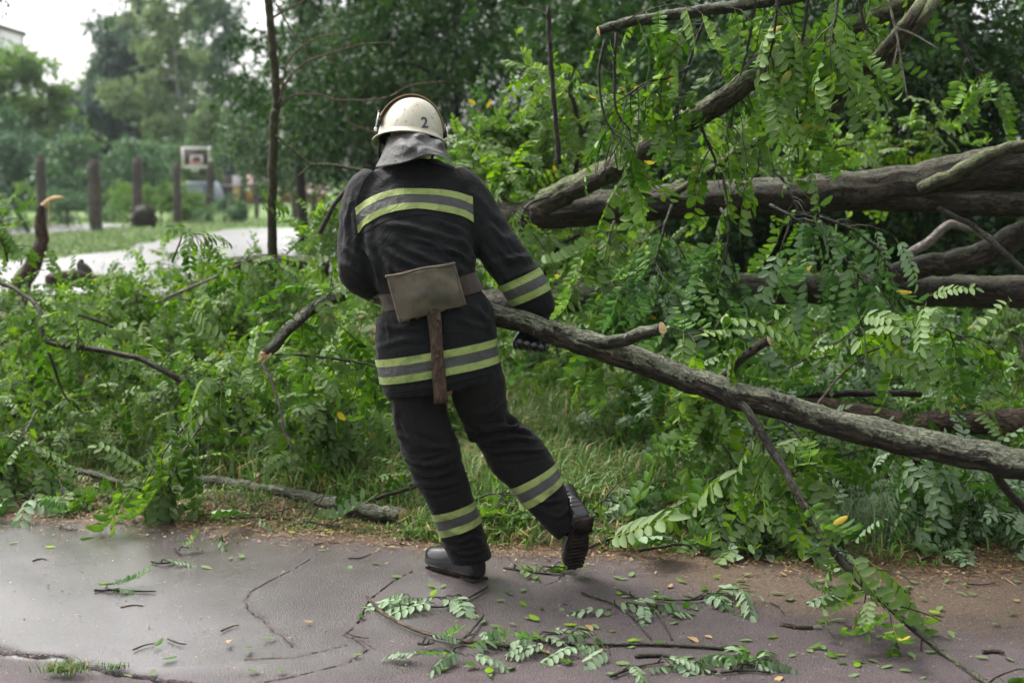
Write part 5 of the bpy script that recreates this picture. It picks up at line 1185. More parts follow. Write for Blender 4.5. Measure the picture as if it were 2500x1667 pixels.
g.add(*loft(limb_rings([(1098, 440, 5.22, .07), (1128, 470, 5.20, .086), (1166, 528, 5.18, .087), (1203, 585, 5.15, .082), (1240, 640, 5.125, .081), (1275, 690, 5.115, .080), (1302, 730, 5.12, .073), (1318, 757, 5.13, .060), (1323, 768, 5.135, .052)])))
jme, V = remesh(g, .0075, 6)
JF = [([(1150, 600), (1070, 575), (990, 552), (930, 548)], .012, .010), ([(1160, 640), (1090, 600), (1020, 582)], .011, .009), ([(1140, 668), (1060, 640), (960, 590)], .012, .010), ([(1080, 672), (1000, 640), (920, 598)], .012, .008),
      ([(895, 560), (905, 620), (930, 680)], .012, .009), ([(930, 620), (960, 660), (1000, 668)], .010, .007), ([(1110, 560), (1150, 620), (1165, 660)], .010, .009), ([(1060, 535), (1120, 560), (1150, 590)], .010, .007),
      ([(1175, 520), (1215, 570), (1250, 590)], .013, .009), ([(1185, 560), (1230, 620), (1262, 640)], .012, .009), ([(1180, 610), (1215, 650), (1240, 690)], .012, .009), ([(1210, 640), (1260, 630), (1305, 625)], .011, .008), ([(1225, 690), (1275, 668), (1320, 650)], .011, .007), ([(1160, 470), (1200, 520), (1230, 540)], .012, .006),
      ([(838, 520), (850, 570), (848, 620)], .010, .008), ([(850, 490), (868, 560), (862, 640)], .009, .007), ([(830, 640), (860, 660), (890, 690)], .011, .009), ([(835, 600), (870, 630), (885, 660)], .009, .007),
      ([(960, 700), (955, 680), (945, 650)], .008, .007), ([(1125, 655), (1115, 630), (1095, 610)], .008, .007), ([(1150, 655), (1148, 625)], .008, .006),
      ([(925, 790), (960, 800), (1040, 800)], .009, .006), ([(1150, 745), (1190, 780), (1205, 830)], .010, .008), ([(1100, 770), (1150, 790), (1200, 800)], .009, .006), ([(920, 850), (980, 830), (1040, 830)], .009, .005), ([(940, 952), (1060, 942), (1210, 905)], .006, .004), ([(970, 440), (1010, 455), (1080, 450)], .012, .004), ([(1000, 420), (940, 440), (905, 470)], .012, .004)]
JF += [([(1165, 655), (1110, 615), (1040, 590)], .006, .008), ([(1150, 630), (1085, 612), (1010, 600)], .006, .006), ([(880, 600), (915, 640), (925, 690)], .007, .009), ([(1190, 590), (1222, 640), (1236, 680)], .007, .008), ([(1200, 545), (1245, 610), (1290, 640)], .007, .007), ([(860, 470), (845, 540), (840, 610)], .006, .006), ([(1020, 640), (1070, 655), (1120, 650)], .006, .006), ([(990, 575), (1060, 600), (1130, 660)], .006, .007), ([(925, 775), (945, 790), (950, 830)], .006, .006), ([(1180, 720), (1195, 770), (1190, 810)], .007, .007)]
V = fold(jme, V, JF, .0035, 9.0, (1, 1, .8), 3)
jb = bvh_of(jme)
def band3(base, parent, fn, edges=((0, .30), (.30, .70), (.70, 1.0))):
    for (a, b), m, off in zip(edges, ('lime', 'grey_tape', 'lime'), (.0042, .003, .0042)):
        Vb, Fb = fn(a, b, off); part('reflective_band', mesh_np('reflective_band', Vb, Fb, None, True), M[m], parent)
BT = [(867, 509), (900, 486), (945, 468), (991, 461), (1071, 463), (1119, 471), (1154, 481)]; BB = [(872, 571), (900, 545), (945, 522), (1007, 511), (1055, 514), (1119, 526), (1157, 544)]
bands = []
bands.append(lambda p: band3('b', p, lambda a, b, o_: patch(jb, BT, BB, a, b, 70, 5, o_)))
bands.append(lambda p: band3('b', p, lambda a, b, o_: wrap(jb, ((921, 873), (1213, 822)), ((931, 933), (1218, 881)), 5.05, a, b, o_)))
bands.append(lambda p: band3('b', p, lambda a, b, o_: wrap(jb, ((1238, 688), (1328, 646)), ((1254, 746), (1357, 700)), 5.115, a, b, o_, reach=.14)))
bands.append(lambda p: band3('b', p, lambda a, b, o_: wrap(jb, ((918, 650), (905, 745)), ((950, 668), (940, 760)), 5.24, a, b, o_, reach=.12)))
seam_px = [[(1118, 414), (1135, 440), (1150, 480), (1158, 540), (1160, 600)], [(918, 412), (890, 440), (872, 490), (868, 540), (876, 590)], [(872, 582), (930, 545), (1000, 526), (1060, 528), (1150, 556)], [(940, 958), (1060, 944), (1222, 902)]]
seams = []
for s in seam_px:
    q = np.array([cast(jb, *p, .001) for p in spline(np.array(s, float), 40)]); V_, F_, _ = tube(q, .0016, 4, caps=False); seams.append(mesh_np('seam', V_, F_, None, True))
jacket = part('jacket', jme, M['jacket'])
for f in bands: f(jacket)
for s in seams: part('seam', s, M['seam'], jacket)
# belt and axe pouch
def belt():
    rings_ = []
    A = []
    for t in (0, .33, .66, 1.0):
        Vb, Fb = wrap(jb, ((935, 716), (1172, 660)), ((938, 757), (1176, 708)), 5.067, t, t, .006 + .002 * math.sin(t * math.pi), 72, 1); A.append(Vb)
    n = 72; i = np.arange(3)[:, None] * n; j = np.arange(n)[None]; F = np.stack([i + j, i + (j + 1) % n, i + n + (j + 1) % n, i + n + j], 2).reshape(-1, 4)
    part('belt', mesh_np('belt', np.concatenate(A), [F], None, True), M['belt'])
belt()
def pouch():
    TL, TR, BR, BL = (943, 676), (1111, 643), (1139, 744), (973, 787); nu, nv = 30, 20; d0 = 4.905
    front, back = [], []
    for j in range(nv):
        for i in range(nu):
            u, w = i / (nu - 1), j / (nv - 1)
            p = np.array(TL) * (1 - u) * (1 - w) + np.array(TR) * u * (1 - w) + np.array(BR) * u * w + np.array(BL) * (1 - u) * w
            if w == 1: p = p + [0, 1.2 * math.sin(u * 23) + .8 * math.sin(u * 51)]
            bul = math.sin(math.pi * u) ** .5 * math.sin(math.pi * (w * .9 + .05)) ** .6; nz = noise.noise(Vector((u * 3, w * 2.5, 1))) * .011 + noise.noise(Vector((u * 8, w * 5, 4))) * .004 + .004 * math.exp(-((u - .25 - .1 * w) / .03) ** 2)
            front.append(P(p[0], p[1], d0 - .024 * bul - nz)); back.append(P(p[0], p[1], d0 + .028 + .008 * bul))
    V = np.array(front + back); N_ = nu * nv; i = np.arange(nv - 1)[:, None] * nu + np.arange(nu - 1)[None]; F = np.stack([i, i + nu, i + nu + 1, i + 1], 2).reshape(-1, 4)
    rim = list(range(nu)) + [nu * (k + 1) - 1 for k in range(1, nv)] + [N_ - 1 - k for k in range(1, nu)] + [nu * (nv - 1 - k) for k in range(1, nv - 1)]
    r = np.array(rim); r2 = np.roll(r, -1); S = np.stack([r, r2, r2 + N_, r + N_], 1)
    o = part('axe_pouch', mesh_np('axe_pouch', V, [F, F[:, ::-1] + N_, S], None, True), M['canvas'])
    q = np.array([P(*(np.array(TL) * (1 - t) + np.array(TR) * t + [0, -1 + 1.5 * math.sin(t * 9)]), d0 - .004 - .010 * math.sin(math.pi * t) ** .5) for t in np.linspace(-.012, 1.0, 30)])
    V_, F_, _ = tube(q, .0052, 8); part('hem_roll', mesh_np('hem_roll', V_, F_, None, True), M['canvas'], o)
    for e0, e1 in ((TL, BL), (TR, BR)):
        q = np.array([P(*(np.array(e0) * (1 - t) + np.array(e1) * t + [(1 if e0 is TL else -1) * (5 + 1.2 * math.sin(t * 14)), 0]), d0 - .008 - .012 * math.sin(math.pi * t) ** .5) for t in np.linspace(.03, .97, 24)]); V_, F_, _ = tube(q, .0016, 5); part('edge_stitch', mesh_np('edge_stitch', V_, F_, None, True), M['belt'], o)
    rng = np.random.default_rng(8); gg = Geo()
    for k in range(12):
        t = rng.uniform(0, 1); a = P(*(np.array(BL) * (1 - t) + np.array(BR) * t), d0 - .012); e = a + rng.normal(0, .006, 3) + [0, -.002, -rng.uniform(.001, .006)]
        V_, F_, _ = tube(np.array([a, (a + e) / 2 + rng.normal(0, .002, 3), e]), .0005, 3); gg.add(V_, F_)
    me = gg.mesh('frayed_thread'); part('frayed_thread', me, M['canvas'], o)
pouch()
def axe():
    pts = [(1058, 735, 4.915), (1060, 772, 4.905), (1066, 840, 4.895), (1070, 900, 4.893), (1077, 983, 4.893)]; c = spline(np.array([P(*p) for p in pts]), 20); w = np.interp(np.linspace(0, 1, 20), [0, .15, .4, .6, .85, 1], [.024, .0255, .023, .0215, .0245, .0245])
    rs = []; th = np.linspace(0, 2 * math.pi, 16, endpoint=False); T, _, _ = frames(c)
    for p, t, ww in zip(c, T, w):
        u = nrm(np.cross([0, 1.0, 0], t)); v = np.cross(t, u); s = lambda a: np.sign(a) * np.abs(a) ** .7
        rs.append(p + s(np.cos(th))[:, None] * u * ww + s(np.sin(th))[:, None] * v * .013)
    V, F = loft(rs); b = c[-1]
    bc = np.stack([np.tile(np.cos(th) * .02, 20), np.tile(np.sin(th) * .02, 20), np.repeat(np.linspace(0, .36, 20), 16)], 1)
    r = thing('hatchet', 'hatchet with a worn brown wooden handle hanging head up in the canvas pouch', 'hatchet', b)
    obj('handle', mesh_np('handle', V - b, F, {'bco': bc}, True), M['handle'], r)
axe()
# trousers
g = Geo()
g.add(*loft(smooth_rings([ring((948, 890), (1218, 860), 5.055, .125), ring((950, 920), (1226, 900), 5.055, .128), ring((952, 948), (1230, 935), 5.055, .118)])))
g.add(*loft(smooth_rings([ring((955, 930), (1086, 930), 5.055, .11, 2.2), ring((956, 985), (1087, 978), 5.05, .105, 2.2), ring((963, 1030), (1099, 1023), 5.045, .10, 2.2), ring((977, 1090), (1122, 1088), 5.035, .093, 2.2), ring((992, 1130), (1126, 1122), 5.035, .086, 2.2), ring((1008, 1170), (1138, 1156), 5.045, .084, 2.2),
                          ring((1034, 1216), (1152, 1198), 5.055, .082, 2.2), ring((1057, 1258), (1163, 1236), 5.062, .080, 2.2), ring((1078, 1317), (1181, 1296), 5.07, .078, 2.2), ring((1094, 1358), (1197, 1346), 5.075, .080, 2.2), ring((1097, 1372), (1201, 1362), 5.075, .081, 2.2)])))
g.add(*loft(smooth_rings([ring((1096, 925), (1232, 915), 5.055, .11, 2.2), ring((1106, 978), (1237, 960), 5.06, .105, 2.2), ring((1124, 1022), (1240, 1004), 5.085, .10, 2.2), ring((1142, 1062), (1270, 1030), 5.115, .096, 2.2), ring((1171, 1098), (1310, 1062), 5.13, .092, 2.2), ring((1203, 1152), (1342, 1104), 5.115, .086, 2.2),
                          ring((1246, 1192), (1362, 1146), 5.095, .082, 2.2), ring((1283, 1238), (1380, 1192), 5.075, .078, 2.2), ring((1311, 1266), (1392, 1226), 5.062, .072, 2.2), ring((1340, 1296), (1404, 1248), 5.05, .066, 2.2), ring((1362, 1316), (1416, 1264), 5.04, .064, 2.2)])))
tme, V = remesh(g, .007, 5)
TF = [([(1165, 1050), (1230, 1040), (1290, 1052)], .010, .012), ([(1185, 1078), (1250, 1066), (1300, 1074)], .010, .010), ([(1190, 1105), (1260, 1098), (1325, 1100)], .011, .008), ([(1240, 1010), (1262, 1030), (1255, 1045)], .008, .010), ([(1120, 1040), (1150, 1070), (1210, 1085)], .010, .007),
      ([(990, 1120), (1050, 1132), (1120, 1110)], .011, .011), ([(1000, 1145), (1060, 1158), (1130, 1136)], .010, .009), ([(1012, 1180), (1080, 1182), (1135, 1168)], .010, .007), ([(975, 1060), (1040, 1090), (1110, 1090)], .012, .006), ([(1120, 1330), (1150, 1310), (1175, 1318)], .009, .007), ([(1100, 1345), (1140, 1352), (1190, 1340)], .008, .007), ([(1090, 1290), (1125, 1300), (1160, 1290)], .010, .005),
      ([(965, 990), (968, 1040), (985, 1080)], .010, .006), ([(1225, 970), (1190, 1000), (1150, 1015)], .012, .006), ([(1300, 1215), (1340, 1225), (1380, 1215)], .009, .006), ([(1330, 1250), (1365, 1262), (1390, 1240)], .008, .006)]
TF = [(p_, w_ * .8, a_ * 1.5) for p_, w_, a_ in TF] + [([(985, 1105), (1030, 1118), (1100, 1100)], .006, .008), ([(1015, 1200), (1070, 1205), (1140, 1185)], .006, .006), ([(1195, 1092), (1240, 1085), (1318, 1086)], .005, .008), ([(1150, 1030), (1200, 1050), (1262, 1040)], .006, .009), ([(1240, 1125), (1290, 1118), (1335, 1108)], .006, .006), ([(1060, 1330), (1120, 1340), (1180, 1325)], .006, .006), ([(970, 1010), (1000, 1060), (1060, 1090)], .007, .006)]
V = fold(tme, V, TF, .003, 10.0, (1, 1, .7), 9)
tb = bvh_of(tme); trousers = part('trousers', tme, M['trouser'])
band3('b', trousers, lambda a, b, o_: wrap(tb, ((1055, 1250), (1156, 1219)), ((1079, 1305), (1172, 1273)), 5.066, a, b, o_, reach=.15))
band3('b', trousers, lambda a, b, o_: wrap(tb, ((1246, 1188), (1354, 1130)), ((1287, 1234), (1371, 1176)), 5.09, a, b, o_, reach=.15))
# boots: built once in boot space (x to the toe, z up), placed twice
def boot_geo():
    g = Geo(); th = np.linspace(0, 2 * math.pi, 24, endpoint=False); rs = []
    prof = [(-.005, .030, .09, .0), (.012, .037, .115, 0), (.05, .040, .120, 0), (.09, .041, .105, 0), (.13, .045, .085, 0), (.18, .049, .068, 0), (.225, .047, .060, .0), (.255, .040, .052, .0), (.275, .024, .040, .006)]
    for x, w, h, z0 in prof:
        yy = np.cos(th) * w; zz = np.sin(th); zz = np.where(zz > 0, zz * h * 1.0, zz * .02) + .022 + z0; rs.append(np.stack([np.full(24, x), np.sign(yy) * np.abs(yy / w) ** .8 * w, zz], 1))
    g.add(*loft(smooth_rings(rs, 3)))
    sh = [np.stack([.045 + np.cos(th) * .047 + s * .0, np.sin(th) * .042, np.full(24, z)], 1) for z, s in ((.06, 0), (.10, 0), (.14, 0), (.17, 0), (.19, 0))]; g.add(*loft(sh))
    me, V = remesh(g, .005, 4)
    # ankle creases
    N = normals(me); V = V + N * (np.exp(-((V[:, 0] - .0) / .05) ** 2) * np.sin(V[:, 2] * 300) * .0006 * ((V[:, 2] > .05) & (V[:, 2] < .16)))[:, None]
    me.vertices.foreach_set('co', V.astype(np.float32).ravel()); me.update(); return me
def sole_geo():
    th = np.linspace(0, 2 * math.pi, 40, endpoint=False); g = Geo(); rs = []
    def outline(k): 
        x = .136 + .137 * np.cos(th); w = np.interp(x, [-.013, .05, .1, .19, .26, .283], [.033, .040, .038, .049, .041, .028]); return np.stack([x, np.sin(th) * w * k, np.zeros(40)], 1)
    for z, k in ((-.002, .94), (.004, 1.0), (.024, 1.02), (.028, .95)): o = outline(k); o[:, 2] = z; rs.append(o)
    g.add(*loft(rs)); g.box((.03, 0, -.008), .072, .074, .014)
    for k in range(9): g.box((.105 + k * .019, 0, -.003), .011, .078 - abs(k - 4.5) * .004, .006)
    return g.mesh('sole')
BOOT, SOLE = boot_geo(), sole_geo(); BOOT.name = 'boot'
def place_boot(heel, toe, up, sc):
    X = nrm(toe - heel); Z = nrm(up - X * (up @ X)); Y = np.cross(Z, X)
    o = bpy.data.objects.new('boot', BOOT); COL.objects.link(o); o.parent = man
    h = heel - MO; R = np.stack([X, Y, Z], 1) * sc
    o.matrix_local = Matrix([[*R[0], h[0]], [*R[1], h[1]], [*R[2], h[2]], [0, 0, 0, 1]])
    s = bpy.data.objects.new('sole', SOLE); COL.objects.link(s); s.parent = o
BOOT.materials.clear(); BOOT.materials.append(M['rubber']); BOOT.polygons.foreach_set('use_smooth', np.ones(len(BOOT.polygons), bool)); SOLE.materials.append(M['sole'])
an = P(1150, 1367, 5.075); dx_ = nrm([-.165, .165, 0]); hl = np.array([an[0], an[1], .012]) - dx_ * .045
place_boot(hl, hl + dx_ * .28, np.array([0, 0, 1.0]), 1.0)
th_, hh_ = P(1400, 1402, 5.12), P(1424, 1266, 4.965)
place_boot(hh_, th_, np.array([-.32, .88, .3]), .97)
# gloves: palm, four fingers curled under the branch, thumb over it
def glove(palm, fingers, thumb, label=None):
    g = Geo(); g.add(*loft(limb_rings(palm, 4, 16)))
    for f in fingers + [thumb]: g.add(*loft(limb_rings(f, 4, 10)))
    me, V = remesh(g, .0035, 3); me.name = 'glove'; me.polygons.foreach_set('use_smooth', np.ones(len(me.polygons), bool)); part('glove', me, M['glove'])
glove([(1322, 752, 5.13, .040), (1318, 775, 5.13, .036), (1312, 800, 5.128, .040), (1308, 818, 5.115, .034)],
      [[(1282 + 19 * k, 806, 5.125, .014), (1278 + 19 * k, 832 + k, 5.11, .0145), (1274 + 18 * k, 846 + 2 * k, 5.07, .014), (1271 + 18 * k, 845 + 3 * k, 5.03, .013), (1268 + 18 * k, 832 + 4 * k, 5.005, .012)] for k in range(4)],
      [(1285, 800, 5.12, .015), (1268, 822, 5.10, .015), (1260, 838, 5.08, .014), (1262, 850, 5.07, .011)])
glove([(1010, 728, 5.38, .036), (1030, 735, 5.41, .036), (1050, 742, 5.42, .034)],
      [[(1050 + 4 * k, 726 + 12 * k, 5.42, .013), (1070 + 4 * k, 722 + 12 * k, 5.42, .013), (1084, 726 + 12 * k, 5.38, .012), (1080, 732 + 11 * k, 5.35, .011)] for k in range(4)],
      [(1025, 715, 5.40, .014), (1045, 702, 5.38, .013), (1060, 700, 5.36, .011)])
# neck cape
def cape():
    top = [(948, 335, 5.27), (958, 330, 5.215), (985, 326, 5.185), (1025, 326, 5.18), (1058, 332, 5.19), (1076, 345, 5.25)]; bot = [(917, 408, 5.25), (945, 405, 5.115), (990, 396, 5.05), (1040, 379, 5.045), (1085, 385, 5.09), (1116, 414, 5.21)]
    nu, nv = 60, 22; A = spline(np.array([P(*p) for p in top]), nu); B = spline(np.array([P(*p) for p in bot]), nu); V = []
    for j in range(nv):
        t = j / (nv - 1)
        for i in range(nu):
            u = i / (nu - 1); p = A[i] * (1 - t) + B[i] * t; ph = u * 15 + t * 3.2 + 1.2 * math.sin(u * 7); f = math.sin(ph) * .016 * (1 - t) ** .8 + math.sin(u * 11 - t * 6) * .010 * math.sin(math.pi * t) + noise.noise(Vector((u * 8, t * 5, 2))) * .010
            bul = -.02 * math.sin(math.pi * t) * math.sin(math.pi * u); V.append(p + np.array([f * .5, -abs(f) * .6 - f * .9 + bul, f * .3]))
    V = np.array(V); i = np.arange(nv - 1)[:, None] * nu + np.arange(nu - 1)[None]; F = np.stack([i, i + nu, i + nu + 1, i + 1], 2).reshape(-1, 4); n_ = len(V)
    Vb = V + [0, .004, 0]; rim = list(range(nu)) + [nu * (k + 1) - 1 for k in range(1, nv)] + [n_ - 1 - k for k in range(1, nu)] + [nu * (nv - 1 - k) for k in range(1, nv - 1)]; r = np.array(rim); r2 = np.roll(r, -1)
    part('neck_cape', mesh_np('neck_cape', np.concatenate([V, Vb]), [F, F[:, ::-1] + n_, np.stack([r, r2, r2 + n_, r + n_], 1)], None, True), M['cape'])
cape()
# helmet
def helmet_material():
    b = NB('helmet_paint'); co = b.obj_co()
    n1 = b.noise(22, 5, .65, co); n2 = b.noise(90, 5, .7, co); n3 = b.noise(55, 4, .6, b.scaled(co, (1.5, 1.5, .35)), 2.0)
    col = b.mix(n1, (.36, .33, .26), (.47, .44, .36))
    sep = b.n('ShaderNodeSeparateXYZ'); b.L.new(co, sep.inputs[0])
    low = b.math('MULTIPLY', b.ramp(sep.outputs[2], [(.006, 1.0), (.028, 0.0)]), b.ramp(b.noise(11, 2, .5, co), [(.48, 0.0), (.6, 1.0)]))
    rub = b.math('MULTIPLY', low, b.ramp(n2, [(.42, 0.0), (.56, 1.0)]))
    col = b.mix(b.math('MULTIPLY', rub, .85), col, (.17, .11, .075))
    col = b.mix(b.ramp(n3, [(.60, 0.0), (.66, .75)]), col, (.16, .14, .12))
    col = b.mix(b.ramp(n2, [(.66, 0.0), (.75, .45)]), col, (.3, .25, .2))
    return b.done(b.principled(col, .32, b.bump(n2, .06, .001), spec=.5))
M['helmet'] = helmet_material(); M['visor'] = simple('tan_visor', (.62, .47, .28), .3, .12, 20, spec=.5); M['visor_edge'] = simple('dark_visor_edge', (.24, .14, .09), .5); M['black'] = simple('black_strap', (.01, .01, .01), .6); M['chrome'] = simple('rivet_steel', (.6, .6, .6), .25, .1, Metallic=1.0)
def helmet():
    c = P(1001, 345, 5.30); Rm = (Matrix.Rotation(math.radians(5), 4, 'Y') @ Matrix.Rotation(math.radians(-17), 4, 'X') @ Matrix.Rotation(math.radians(20), 4, 'Z'))
    e = bpy.data.objects.new('helmet', None); COL.objects.link(e); e.parent = man; e.matrix_local = Matrix.Translation(Vector(c - MO)) @ Rm
    e.empty_display_size = .05
    th = np.linspace(0, 2 * math.pi, 72, endpoint=False)
    def egg(a, b, h, n=26, z0=0.0):
        rs = []
        for t in np.linspace(0, 1, n):
            ph = t * math.pi / 2 * .995; k = math.cos(ph) ** .82; rs.append(np.stack([np.cos(th) * a * k, np.sin(th) * b * k, np.full(72, z0 + math.sin(ph) * h)], 1))
        return rs
    a, b, h = .119, .142, .158
    V, F = loft(egg(a, b, h), False); F.append((np.arange(72) + 25 * 72)[None]); g = Geo().add(V, F)
    Vi, Fi = loft([r * [.955, .955, .97] for r in egg(a, b, h, 12)], False); g.add(Vi, [f[:, ::-1] for f in Fi]); obj('shell', g.mesh('shell', smooth=True), M['helmet'], e)
    rs = [np.stack([np.cos(th) * (a + o1), np.sin(th) * (b + o1), np.full(72, z) ], 1) for o1, z in ((.0, .010), (.003, .002), (.010, -.006), (.019, -.011), (.0195, -.0145), (.016, -.0155), (.005, -.010), (-.006, .006))]
    V, F = loft(rs, False); obj('brim', Geo().add(V, F).mesh('brim', smooth=True), M['helmet'], e)
    # raised visor: shell swung up over the crown, its edge towards us
    nu, nv = 48, 10; out = []
    for sc in (1.0, .985):
        for j in range(nv):
            ph = math.radians(102 - 70 * j / (nv - 1))                   # swing angle from straight up/back to the front
            for i in range(nu):
                w = math.radians(-82 + 164 * i / (nu - 1)); R_ = (.130 + .011 * (1 - j / (nv - 1)) ** 1.2) * sc
                lift = .008 * math.cos(w)
                out.append([math.sin(w) * .131 * sc, math.cos(w) * math.cos(ph) * (R_ + .022), .028 + (math.cos(w)) * math.sin(ph) * (R_ + lift - .004)])
    V = np.array(out); m = nu * nv; i = np.arange(nv - 1)[:, None] * nu + np.arange(nu - 1)[None]; F = np.stack([i, i + 1, i + nu + 1, i + nu], 2).reshape(-1, 4)
    edge = np.concatenate([np.arange(nu), np.arange(1, nv) * nu + nu - 1, (nv - 1) * nu + np.arange(nu - 1)[::-1], np.arange(nv - 1)[:0:-1] * nu]); e2 = np.roll(edge, -1)
    vis = obj('visor', Geo().add(V, [F, F[:, ::-1] + m, np.stack([edge, e2, e2 + m, edge + m], 1)]).mesh('visor', smooth=True), M['visor'], e)
    V_, F_, _ = tube(V[:nu] + [0, -.001, .0005], .0011, 6); obj('visor_edge', Geo().add(V_, F_).mesh('visor_edge', smooth=True), M['visor_edge'], vis)
    for sx in (-1, 1):
        g = Geo().box((sx * .127, -.012, .046), .010, .030, .020).box((sx * .130, -.006, .070), .007, .012, .04); obj('visor_bracket', g.mesh('visor_bracket'), M['black'], e)
        q = np.array([[sx * .131, -.012, .078], [sx * .136, -.016, .05], [sx * .139, -.018, .018]]); V_, F_, _ = tube(q, .0028, 6); g = Geo().add(V_, F_).box((sx * .139, -.019, .012), .009, .009, .013); obj('visor_pin', g.mesh('visor_pin'), M['white_paint'], e)
        q = spline(np.array([[sx * .105, .03, 0], [sx * .098, .05, -.06], [sx * .06, .08, -.11]]), 8); V_, F_, _ = tube(q, .006, 6); obj('chin_strap', Geo().add(V_, F_).mesh('chin_strap'), M['black'], e)
    V, F = loft([r * [.93, .93, .9] for r in egg(a, b, h, 6)], False); obj('liner', Geo().add(V, F).mesh('liner', smooth=True), M['black'], e)
    shell = BVHTree.FromPolygons([tuple(v) for v in np.concatenate(egg(a, b, h))], [tuple(f) for f in loft(egg(a, b, h), False)[1][0]])
    inv = (Matrix.Translation(Vector(c)) @ Rm).inverted()
    def on(px, py, off=.0008):
        o_ = inv @ CAMV; d_ = (inv.to_3x3() @ Vector(_dir(px, py))).normalized(); hit = shell.ray_cast(o_, d_)
        if hit[0] is None: return None, None
        n_ = hit[1] if hit[1].dot(d_) < 0 else -hit[1]
        return np.array(hit[0] + n_ * off), n_
    for px, py in ((987, 267), (983, 311), (1061, 277), (1073, 326)):
        p, n_ = on(px, py)
        if p is None: continue
        me = bpy.data.meshes.new('rivet'); import bmesh; bm = bmesh.new(); bmesh.ops.create_uvsphere(bm, u_segments=10, v_segments=6, radius=.0032); bm.to_mesh(me); bm.free(); obj('rivet', me, M['chrome'], e, tuple(p))
    cu = bpy.data.curves.new('numeral', 'FONT'); cu.body = '2'; cu.size = 1.0; cu.offset = .022; cu.resolution_u = 6; to = bpy.data.objects.new('t', cu); COL.objects.link(to)
    dg = bpy.context.evaluated_depsgraph_get(); tm = bpy.data.meshes.new_from_object(to.evaluated_get(dg)); bpy.data.objects.remove(to)
    import bmesh
    bm = bmesh.new(); bm.from_mesh(tm); bmesh.ops.triangulate(bm, faces=bm.faces); bmesh.ops.subdivide_edges(bm, edges=bm.edges, cuts=2, use_grid_fill=True); bm.to_mesh(tm); bm.free()
    X = np.array([v.co[:] for v in tm.vertices]); x0, x1, y0, y1 = X[:, 0].min(), X[:, 0].max(), X[:, 1].min(), X[:, 1].max(); W2 = []
    for v in X:
        u, w = (v[0] - x0) / (x1 - x0), (v[1] - y0) / (y1 - y0); px = 1028 + 16 * u - 0.5 + (1 - w) * 1.5; py = 312.5 - 26.5 * w + u * 1.0; p, _ = on(px, py, .002); W2.append(p)
    tm.vertices.foreach_set('co', np.array(W2, np.float32).ravel()); tm.update(); tm.materials.clear(); obj('numeral', tm, M['numeral'], e)
M['numeral'] = simple('dark_blue_numeral', (.035, .035, .06), .5)
helmet()
# ------------------------------------------------------------------ the dragged branch
db = bough('dragged_branch', 'long lichened branch that the firefighter drags under his right arm', 'branch', [(1020, 728, 5.42), (1110, 744, 5.27), (1200, 765, 5.12), (1310, 797, 5.06), (1420, 835, 5.02), (1600, 897, 4.97), (1780, 957, 4.9), (2000, 1020, 4.82), (2250, 1082, 4.72), (2500, 1135, 4.6), (2800, 1195, 4.5)], (.034, .050), 'bark_lichen', seed=601, sides=40, rough=.14, samples=90, freq=2.2)
limb_off = db
bough(None, None, None, [(1400, 826, 5.02), (1470, 836, 4.97), (1540, 822, 4.92), (1612, 800, 4.83)], (.026, .0205), 'bark_lichen', parent=db, part_name='side_stub', seed=602, sides=18, cut=[1], rough=.1)
bough(None, None, None, [(1785, 960, 4.9), (1830, 1010, 4.82), (1880, 1090, 4.75), (1960, 1225, 4.62), (2050, 1365, 4.5), (2180, 1490, 4.36), (2300, 1590, 4.24), (2440, 1690, 4.12)], (.016, .0085), 'bark_dark', parent=db, part_name='side_branch', seed=603, sides=12, rough=.1, n_tw=20, tw_len=(.08, .26), leaves=5, leaf_objs=120, t0=.1, up=-.1, droop=.7, leaf_droop=1.0, flip=.25)
bough(None, None, None, [(2420, 1120, 4.63), (2440, 1170, 4.7), (2480, 1220, 4.8), (2540, 1270, 4.9)], (.016, .013), 'bark_dark', parent=db, part_name='side_branch', seed=604, sides=10)
bough(None, None, None, [(1985, 1000, 4.8), (2040, 930, 5.0), (2070, 900, 5.05), (2110, 870, 5.08)], (.005, .003), 'bark_brown', parent=db, part_name='side_twig', seed=605, sides=6)
# ------------------------------------------------------------------ things lying on the asphalt
def gz(px, py, z=.008): return tuple(G(px, py, z))
def ground_spray(gpts, label, seed, n_tw, leaves=4, tw=(.06, .16), objs=60, r=(.005, .0025), bark='bark_dark', z=.012, **kw):
    pts = [(x, y, G(x, y, z)[1]) for x, y in gpts]; k = dict(up=.04, droop=.6, leaf_droop=.1, flip=.08, floor=floor_z, size=.85 if objs > 12 else .5, flat=.12); k.update(kw); n_tw = int(n_tw * .6 + .5)
    return bough('ground_sprig', label, 'leafy twig', pts, r, bark, 'leafy twigs fallen on the asphalt', n_tw=n_tw, tw_len=tw, leaves=leaves, seed=seed, leaf_objs=objs, sides=6, rough=.08, leafmat='leaf_cool', **k)
ground_spray([(895, 1455), (940, 1500), (1010, 1535), (1100, 1560), (1180, 1570), (1243, 1577)], 'curved bare-ended twig lying below the planted boot', 701, 0, r=(.005, .0065), bark='bark_brown')
ground_spray([(1190, 1430), (1140, 1460), (1080, 1480), (1010, 1475)], 'leafy sprig just in front of the planted boot', 702, 9, 6, objs=70)
ground_spray([(1180, 1500), (1150, 1540), (1120, 1570), (1100, 1600)], 'leafy sprig hanging over the curved twig', 703, 6, 5, objs=45)
ground_spray([(1260, 1540), (1330, 1565), (1430, 1572), (1560, 1572), (1680, 1576), (1790, 1585)], 'long dark twig lying across the foreground', 704, 10, 6, objs=90, r=(.006, .005), t1=.45)
ground_spray([(1420, 1445), (1490, 1470), (1540, 1500), (1590, 1560)], 'forked bare twig behind the long dark twig', 705, 3, 4, objs=16)
